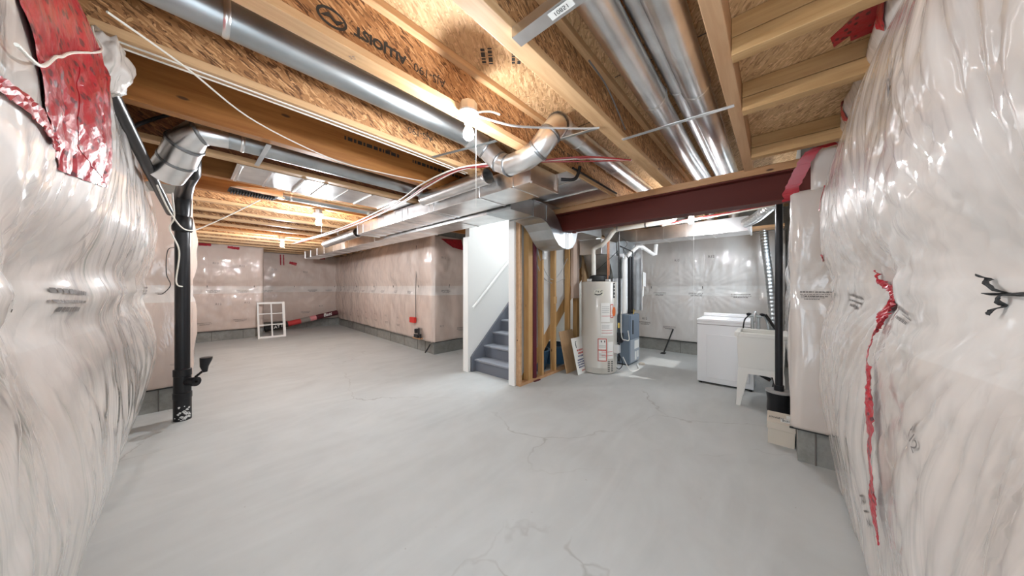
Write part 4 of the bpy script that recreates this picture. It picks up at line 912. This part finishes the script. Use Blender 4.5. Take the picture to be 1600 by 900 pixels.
cable('thin white drain tube looping from furnace to heater', [(5.24,1.95,.62),(5.05,1.86,.50),(4.85,1.84,.52),(4.72,1.86,.60),(4.70,1.86,1.0)], .007, M_pvc, 'tube', 'drain_tube')
cable('clear tube lying in a curve on the floor below the furnace', [(4.78,1.86,.25),(4.9,1.78,.02),(5.1,1.72,.012),(5.3,1.80,.012),(5.42,1.84,.03)], .008, M_pvcw, 'tube', 'drain_tube')
ds = MB(); ds.lathe([(.0,.0),(.06,.0),(.045,.03),(.0,.035)], (5.5,1.80,0), 14); tag(ds.build('floor_drain_cover', M_card), 'small brown lump at the floor drain by the furnace', 'drain')
cable('thin diagonal wire rising left across the plywood behind the heater', [(4.66,1.89,1.98),(4.72,2.2,1.75),(4.78,2.45,1.60)], .004, M_ink)
cable('black looping wire near the top of the gas pipe', [(4.68,1.86,2.2),(4.80,1.80,2.1),(4.74,1.84,1.98),(4.86,1.80,1.86),(4.72,1.84,2.02)], .004, M_ink)
ts = thing('service_tag', 'white papers hanging on the silver duct right of the furnace', 'paper', (5.75,1.9,1.4))
MB().add([(5.74,1.86,1.42),(5.90,1.86,1.40),(5.94,1.87,1.66),(5.78,1.87,1.68)], [(0,1,2,3)]).build('upper_sheet', M_paper, ts)
MB().add([(5.72,1.865,1.22),(5.80,1.865,1.22),(5.84,1.87,1.41),(5.76,1.87,1.42)], [(0,1,2,3)]).build('lower_sheet', M_paper, ts)
for ch in ts.children: sd = ch.modifiers.new('t', 'SOLIDIFY'); sd.thickness = .002
tag(MB().box(5.74,1.88,.95,5.80,2.5,2.2).build('side_duct', M_galvb, bevel=.003), 'narrow bright sheet metal panel right of the furnace plenum', 'duct')

# ================================================================ LAUNDRY
wx0, wx1, wy0, wy1 = 5.03, 5.68, .215, .865
wa = thing('washing_machine', 'white front-facing washing machine behind the laundry tub', 'washing machine', (wx0,wy0,0))
MB().box(wx0,wy0,.025,wx1,wy1,.90).build('cabinet', M_whiteg, wa, bevel=.012)
MB().box(wx0-.008,wy0-.003,.895,wx1,wy1+.003,.935).build('top_panel', M_whiteg, wa, bevel=.010)
MB().box(wx0-.010,wy0+.05,.10,wx0,wy1-.12,.72).build('front_relief', M_whiteg, wa, bevel=.03)
MB().box(wx1-.12,wy0,.935,wx1,wy1,.985).build('control_console', M_whiteg, wa, bevel=.012)
MB().box(wx0-.002,wy0,.855,wx0,wy1,.862).build('panel_gap', M_inkg, wa)
for x, y in ((wx0+.03,wy0+.04),(wx0+.03,wy1-.04),(wx1-.05,wy0+.04),(wx1-.05,wy1-.04)): MB().lathe([(.02,0),(.02,.027)], (x,y,0), 10).build('foot', M_blkm, wa)
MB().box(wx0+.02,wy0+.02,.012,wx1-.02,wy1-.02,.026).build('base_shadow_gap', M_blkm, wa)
tx0, tx1, ty0, ty1 = 4.36, 4.86, -.10, .37
tu = thing('laundry_tub', 'white plastic laundry tub on tapered legs in front of the washer', 'laundry tub', (tx0,ty0,0))
mb = MB()   # bowl: rim ring, outer walls, inner walls
zr = .86
def frus(mb, x0,x1,y0,y1,z0, X0,X1,Y0,Y1,z1, caps=(True,False)):
    b = len(mb.v); mb.add([(x0,y0,z0),(x1,y0,z0),(x1,y1,z0),(x0,y1,z0),(X0,Y0,z1),(X1,Y0,z1),(X1,Y1,z1),(X0,Y1,z1)], [(0,1,5,4),(1,2,6,5),(2,3,7,6),(3,0,4,7)]+([(0,3,2,1)] if caps[0] else [])+([(4,5,6,7)] if caps[1] else []))
frus(mb, tx0+.035,tx1-.035,ty0+.035,ty1-.035,.45, tx0+.02,tx1-.02,ty0+.02,ty1-.02,zr-.045)
frus(mb, tx0+.06,tx1-.06,ty0+.06,ty1-.06,.50, tx0+.04,tx1-.04,ty0+.04,ty1-.04,zr, (True,False))
frus(mb, tx0+.02,tx1-.02,ty0+.02,ty1-.02,zr-.045, tx0+.02,tx1-.02,ty0+.02,ty1-.02,zr-.044,(False,False))
mb.build('bowl', M_tub, tu, bevel=.004)
mb = MB()
for (a,b,c,d) in ((tx0,tx1,ty0,ty0+.045),(tx0,tx1,ty1-.045,ty1),(tx0,tx0+.045,ty0+.045,ty1-.045),(tx1-.06,tx1,ty0+.045,ty1-.045)): mb.box(a,c,zr-.045,b,d,zr+.004)
mb.build('rim', M_tub, tu, bevel=.006)
mb = MB(); frus(mb, tx0+.03,tx1-.03,ty0+.03,ty1-.03,.385, tx0+.036,tx1-.036,ty0+.036,ty1-.036,.45); mb.build('apron', M_tub, tu)
for x, y, sx, sy in ((tx0+.03,ty1-.03,1,-1),(tx0+.03,ty0+.03,1,1),(tx1-.03,ty1-.03,-1,-1),(tx1-.03,ty0+.03,-1,1)):
    o = -.015
    mb = MB(); frus(mb, x+o*sx, x+(o+.035)*sx, y+o*sy, y+(o+.040)*sy, 0, x, x+.05*sx, y, y+.10*sy, .40); mb.build('leg', M_tub, tu)
MB().tube([(4.6,.13,.46),(4.6,.13,.34),(4.6,.05,.30)], .022, 12).build('drain', M_blk, tu)
# supply box with hoses over the washer
fa = thing('laundry_faucet', 'chrome faucet with black hoses standing behind the white tub', 'faucet', (4.83,.20,.86))
MB().tube([(4.835,.26,1.03),(4.835,.13,1.03)], .022, 14).lathe([(.018,.862),(.018,1.03)], (4.835,.225,0), 14).lathe([(.018,.862),(.018,1.03)], (4.835,.165,0), 14).build('faucet_body', M_galvd, fa, smooth=True)
MB().tube(smoothpath([(4.83,.195,1.04),(4.80,.195,1.08),(4.73,.195,1.07),(4.66,.195,.97)],5), .012, 12).build('spout', M_galvd, fa, smooth=True)
MB().lathe([(.024,1.03),(.028,1.06),(.0,1.07)], (4.835,.26,0), 12).lathe([(.024,1.03),(.028,1.06),(.0,1.07)], (4.835,.13,0), 12).build('handle', M_blk, fa, smooth=True)
MB().tube(smoothpath([(4.835,.26,1.03),(4.84,.30,.98),(4.84,.315,.90),(4.86,.32,.80)],5), .008, 8).build('supply_hose', M_blk, fa)
MB().tube(smoothpath([(4.85,.10,1.05),(4.87,.06,.98),(4.88,.02,.90),(4.88,-.03,.84)],5), .016, 10).build('supply_hose', M_blk, fa)
MB().tube(smoothpath([(4.86,.12,1.05),(4.88,.09,.98),(4.885,.07,.88),(4.885,.06,.60)],5), .013, 10).build('drain_hose', M_galvd, fa)
bg = MB(); bg.tube(smoothpath([(4.93,.02,.05),(4.95,-.02,.20),(4.93,.03,.33)],5), .05, 12); tag(bg.build('dark_hose_bundle', M_blkm, smooth=True), 'dark bundle of hoses under the tub beside the washer', 'hose')

# thin black vent stack with sump lid
px_, py_ = 4.20, -.022
tag(MB().tube([(px_,py_,.30),(px_,py_,2.40)], .032, 20).lathe([(.042,.30),(.042,.36)], (px_,py_,0), 20).build('vent_stack', M_blk, smooth=True), 'thin black vertical pipe between the laundry tub and the insulated pier', 'pipe')
su = thing('sump_pot', 'black round drain pot at the foot of the thin black pipe', 'drain', (px_-.0,py_,0))
MB().lathe([(.0,0),(.085,0),(.10,.10),(.095,.20),(.105,.285),(.0,.29)], (px_,py_,0), 24).build('pot', M_blk, su, smooth=True)
MB().lathe([(.112,.285),(.112,.303),(.0,.305)], (px_,py_,0), 24).build('lid', mat('lid_grey', (.35,.34,.33), .5), su, smooth=False)
# carton
cx0, cx1, cy0, cy1 = 3.50, 3.80, -.12, .055
cbx = thing('carton', 'small closed carton on the floor by the foot of the insulated pier', 'box', (3.64,-.03,0))
MB().box(cx0,cy0,0,cx1,cy1,.135).build('carton_body', M_card, cbx, bevel=.003)
MB().box(cx0-.008,cy0-.006,.137,cx1+.008,cy1+.008,.195).build('carton_lid', M_card, cbx, bevel=.003)
MB().box(cx0+.05,cy0+.02,.195,cx0+.14,cy0+.09,.1965).box(cx0+.16,cy0+.02,.195,cx0+.25,cy0+.05,.1965).build('paper_label', M_paper, cbx)
q = MB(); flat_dash(q, (cx0+.14,cy0+.12,.1975), (0,-1,0), (1,0,0), .10, .014, 2, 7); flat_dash(q, (cx0+.10,cy0+.055,.1975), (0,-1,0), (1,0,0), .05, .010, 3, 8); q.build('printed_text', M_ink, cbx)
# metal bar leaning on the back wall
tag(MB().tube([(6.70,1.75,.02),(6.90,1.62,.50)], .014, 8).box(6.64,1.72,0,6.76,1.80,.018).build('metal_bar', M_blkm), 'thin black bar leaning against the footing of the laundry back wall', 'bar')
tag(MB().box(6.3,-.10,2.36,6.6,.32,2.40).build('wood_blocking', M_plate), 'short wood blocking above the corrugated hose', 'block')

# ================================================================ LEFT DRAIN STACK
sx, sy = -.02, 4.66
ds = thing('drain_stack', 'thick black plastic drain stack with a cleanout standing at the left pier', 'pipe', (sx,sy,0))
MB().tube([(sx,sy,.30),(sx,sy,2.18)], .057, 28).build('stack_pipe', M_blk, ds, smooth=True)
MB().lathe([(.068,.0),(.068,.24)], (sx,sy,0), 28).build('base_pipe', M_blk, ds, smooth=True)
MB().lathe([(.066,.22),(.072,.23),(.072,.285),(.066,.29),(.066,.46),(.070,.465),(.070,.53),(.060,.535)], (sx,sy,0), 28).build('coupling', M_blk, ds, smooth=True)
co_ = Vector((.6688,-.7436,0))
MB().tube([Vector((sx,sy,.40)), Vector((sx,sy,.40))+co_*.13], .042, 18).tube([Vector((sx,sy,.40))+co_*.12, Vector((sx,sy,.40))+co_*.15], .048, 18).tube([Vector((sx,sy,.40))+co_*.15, Vector((sx,sy,.40))+co_*.175], .016, 8).build('cleanout', M_blk, ds, smooth=True)
MB().tube([Vector((sx,sy,.50))+co_*.24, Vector((sx,sy,.56))+co_*.23, Vector((sx,sy,.64))+co_*.25, Vector((sx,sy,.655))+co_*.25], [.018,.034,.05,.05], 14).tube([Vector((sx,sy,.45))+co_*.14, Vector((sx,sy,.53))+co_*.24], .012, 8).build('cleanout_plug', M_blk, ds, smooth=True)
q = MB()
rn_ = random.Random(3)
for k in range(26):
    a = math.atan2(-sy,-sx)+rn_.uniform(-.9,.9); z = abs(rn_.gauss(0,.07))+.01; s_ = rn_.uniform(.006,.018)
    q.add([(sx+.0695*math.cos(a+da/.07), sy+.0695*math.sin(a+da/.07), z+dz) for da, dz in ((-s_,0),(0,s_*.8),(s_,.2*s_),(.3*s_,-s_))], [(0,1,2,3)])
q.build('paint_smears', M_porc, ds)
MB().tube([(sx,sy,2.16),(sx,sy,2.28),(sx+.01,sy-.08,2.37),(sx+.03,sy-.5,2.395),(sx+.05,3.82,2.40),(sx+.05,3.74,2.47),(sx+.05,3.73,2.64)], [.060,.066,.066,.058,.066,.066,.058], 24).lathe([(.070,1.98),(.078,2.0),(.078,2.12),(.070,2.14)], (sx,sy,0), 24).build('wye_fitting', M_blk, ds, smooth=True)
tag(MB().tube([(-.25,2.35,2.36),(-.10,4.45,2.13)], .030, 16).build('drain_pipe', M_blk, smooth=True), 'black pipe sloping down along the left wall to the drain stack', 'pipe')
cable('white cable hanging down loosely beside the drain stack', [(-.08,4.05,2.25),(-.07,4.2,2.05),(-.10,4.3,1.95),(-.04,4.35,1.75),(-.06,4.4,1.45),(-.02,4.45,1.40)], .006)
cable('white cable looping from the elbow past the drain stack to the joists', [(-.25,2.9,2.42),(-.22,3.1,2.40),(-.15,3.6,2.2),(-.08,4.1,2.05),(.02,4.5,1.98),(.2,4.6,2.1),(.6,4.6,2.44)], .006)
cable('thin dark wire hanging on the pier insulation left of the drain stack', [(.02,4.9,2.0),(-.06,4.95,1.85),(-.13,5.0,1.8),(-.14,5.0,1.55),(-.11,5.0,1.42),(-.16,5.0,1.33),(-.2,5.02,1.32)], .004, M_ink)
cable('black cable arching over the duct elbow', [(-.28,3.0,2.2),(-.25,3.1,2.40),(-.1,3.2,2.60),(.1,3.1,2.70)], .011, M_blk)

# ================================================================ FAR ROOM
sa = thing('window_sash', 'white window sash with six empty panes leaning at the back wall', 'window sash', (1.55,11.4,0))
def sp_(u, h): return (1.30+u, 10.62+.02+.0*u, h)
S0 = Vector((1.40,10.60,0)); 
def bar(u0,u1,h0,h1,th=.03):
    # leaning frame: base at Y 10.42, top touching the wall corner
    f = lambda u, h, o: (1.30+u*.98, 10.30+.22*h+o, h)
    return MB().add([f(u0,h0,0),f(u1,h0,0),f(u1,h0,th),f(u0,h0,th),f(u0,h1,0),f(u1,h1,0),f(u1,h1,th),f(u0,h1,th)], [(0,3,2,1),(4,5,6,7),(0,1,5,4),(1,2,6,5),(2,3,7,6),(3,0,4,7)])
H_ = .97
bar(0,.62,0,.05).build('bottom_rail', M_white, sa); bar(0,.62,H_-.05,H_).build('top_rail', M_white, sa); bar(.56,.62,.05,H_-.05).build('stile', M_white, sa); bar(0,.04,.05,H_-.05).build('stile', M_white, sa)
bar(.295,.325,.05,H_-.05,.02).build('muntin', M_white, sa); bar(.04,.56,.34,.365,.02).build('muntin', M_white, sa); bar(.04,.56,.64,.665,.02).build('muntin', M_white, sa)
rl = thing('rolled_packet', 'long black and red printed roll leaning along the footing of the back wall', 'roll', (1.6,11.9,0))
A_ = Vector((1.62,11.60,.10)); B_ = Vector((3.66,11.78,.47)); d = (B_-A_)
def seg(t0,t1,r_,m_,nm): MB().tube([A_+d*t0, A_+d*t1], r_, 16).build(nm, m_, rl, smooth=True)
seg(0,.28,.085,M_blkm,'black_wrap'); seg(.28,.45,.086,mat('wrap_red',(.60,.05,.05),.4),'red_wrap'); seg(.45,.58,.085,mat('wrap_grey',(.30,.27,.24),.5),'grey_wrap'); seg(.58,.67,.086,mat('wrap_pink',(.75,.30,.32),.4),'pink_wrap'); seg(.67,1,.087,mat('wrap_dark_red',(.10,.012,.02),.4),'dark_red_wrap')
q = MB(); dd = d.normalized(); up_ = Vector((0,-.35,.93))
flat_text(q, 'Batt', A_+d*.84+Vector((0,-.091,.02)), dd, (0,0,1), .16, .004); flat_text(q, 'ATT', A_+d*.16+Vector((0,-.091,.0)), dd, (0,0,1), .13, .002); q.build('white_lettering', M_paper, rl)
eb = thing('outlet_box', 'red box with black fittings low on the right wall of the far room', 'electrical box', (3.36,5.75,.5))
MB().box(3.28,5.78,.62,3.34,5.98,.74).build('red_box', mat('box_red', (.6,.03,.02), .5), eb, bevel=.01)
MB().lathe([(.0,-.06),(.05,-.06),(.055,.0),(.05,.03),(.0,.03)], (3.28,5.66,.48), 14).box(3.24,5.56,.33,3.33,5.72,.40).tube([(3.30,5.62,.52),(3.26,5.55,.40),(3.28,5.50,.33)], .02, 8).build('black_fitting', M_blk, eb, bevel=.004)
MB().box(3.26,5.52,.30,3.34,5.80,.325).build('wood_ledge', M_plate, eb)
MB().tube([(3.33,5.80,.64),(3.34,5.81,1.3),(3.37,5.83,1.9),(3.38,5.85,2.3)], .008, 8).build('riser_conduit', M_inkg, eb)
cable('dark cable end sticking out at the foot of the far room corner', [(3.40,5.35,.20),(3.37,5.38,.12),(3.33,5.42,.03)], .014, M_blkm)

# loose plastic bunched where the joist meets the upper end of the near left wall
bm = bmesh.new(); bmesh.ops.create_icosphere(bm, subdivisions=4, radius=1.0); q = MB(); uv_ = []
for v in bm.verts:
    k = 1+.28*noise.noise(v.co*2.2)+.16*abs(noise.noise(v.co*5)); q.v.append((-.235+v.co.x*.075*k, 2.14+v.co.y*.12*k, 2.35+v.co.z*.12*k)); uv_.append((v.co.y*.3+v.co.x*.2, v.co.z*.3))
q.f = [tuple(v.index for v in f.verts) for f in bm.faces]; bm.free()
o = q.build('plastic_film', M_filmL, uv=uv_)
for p_ in o.data.polygons: p_.use_smooth = True
tag(o, 'crumpled bunch of clear plastic beside the red tape, under the end of the joist', 'plastic film')
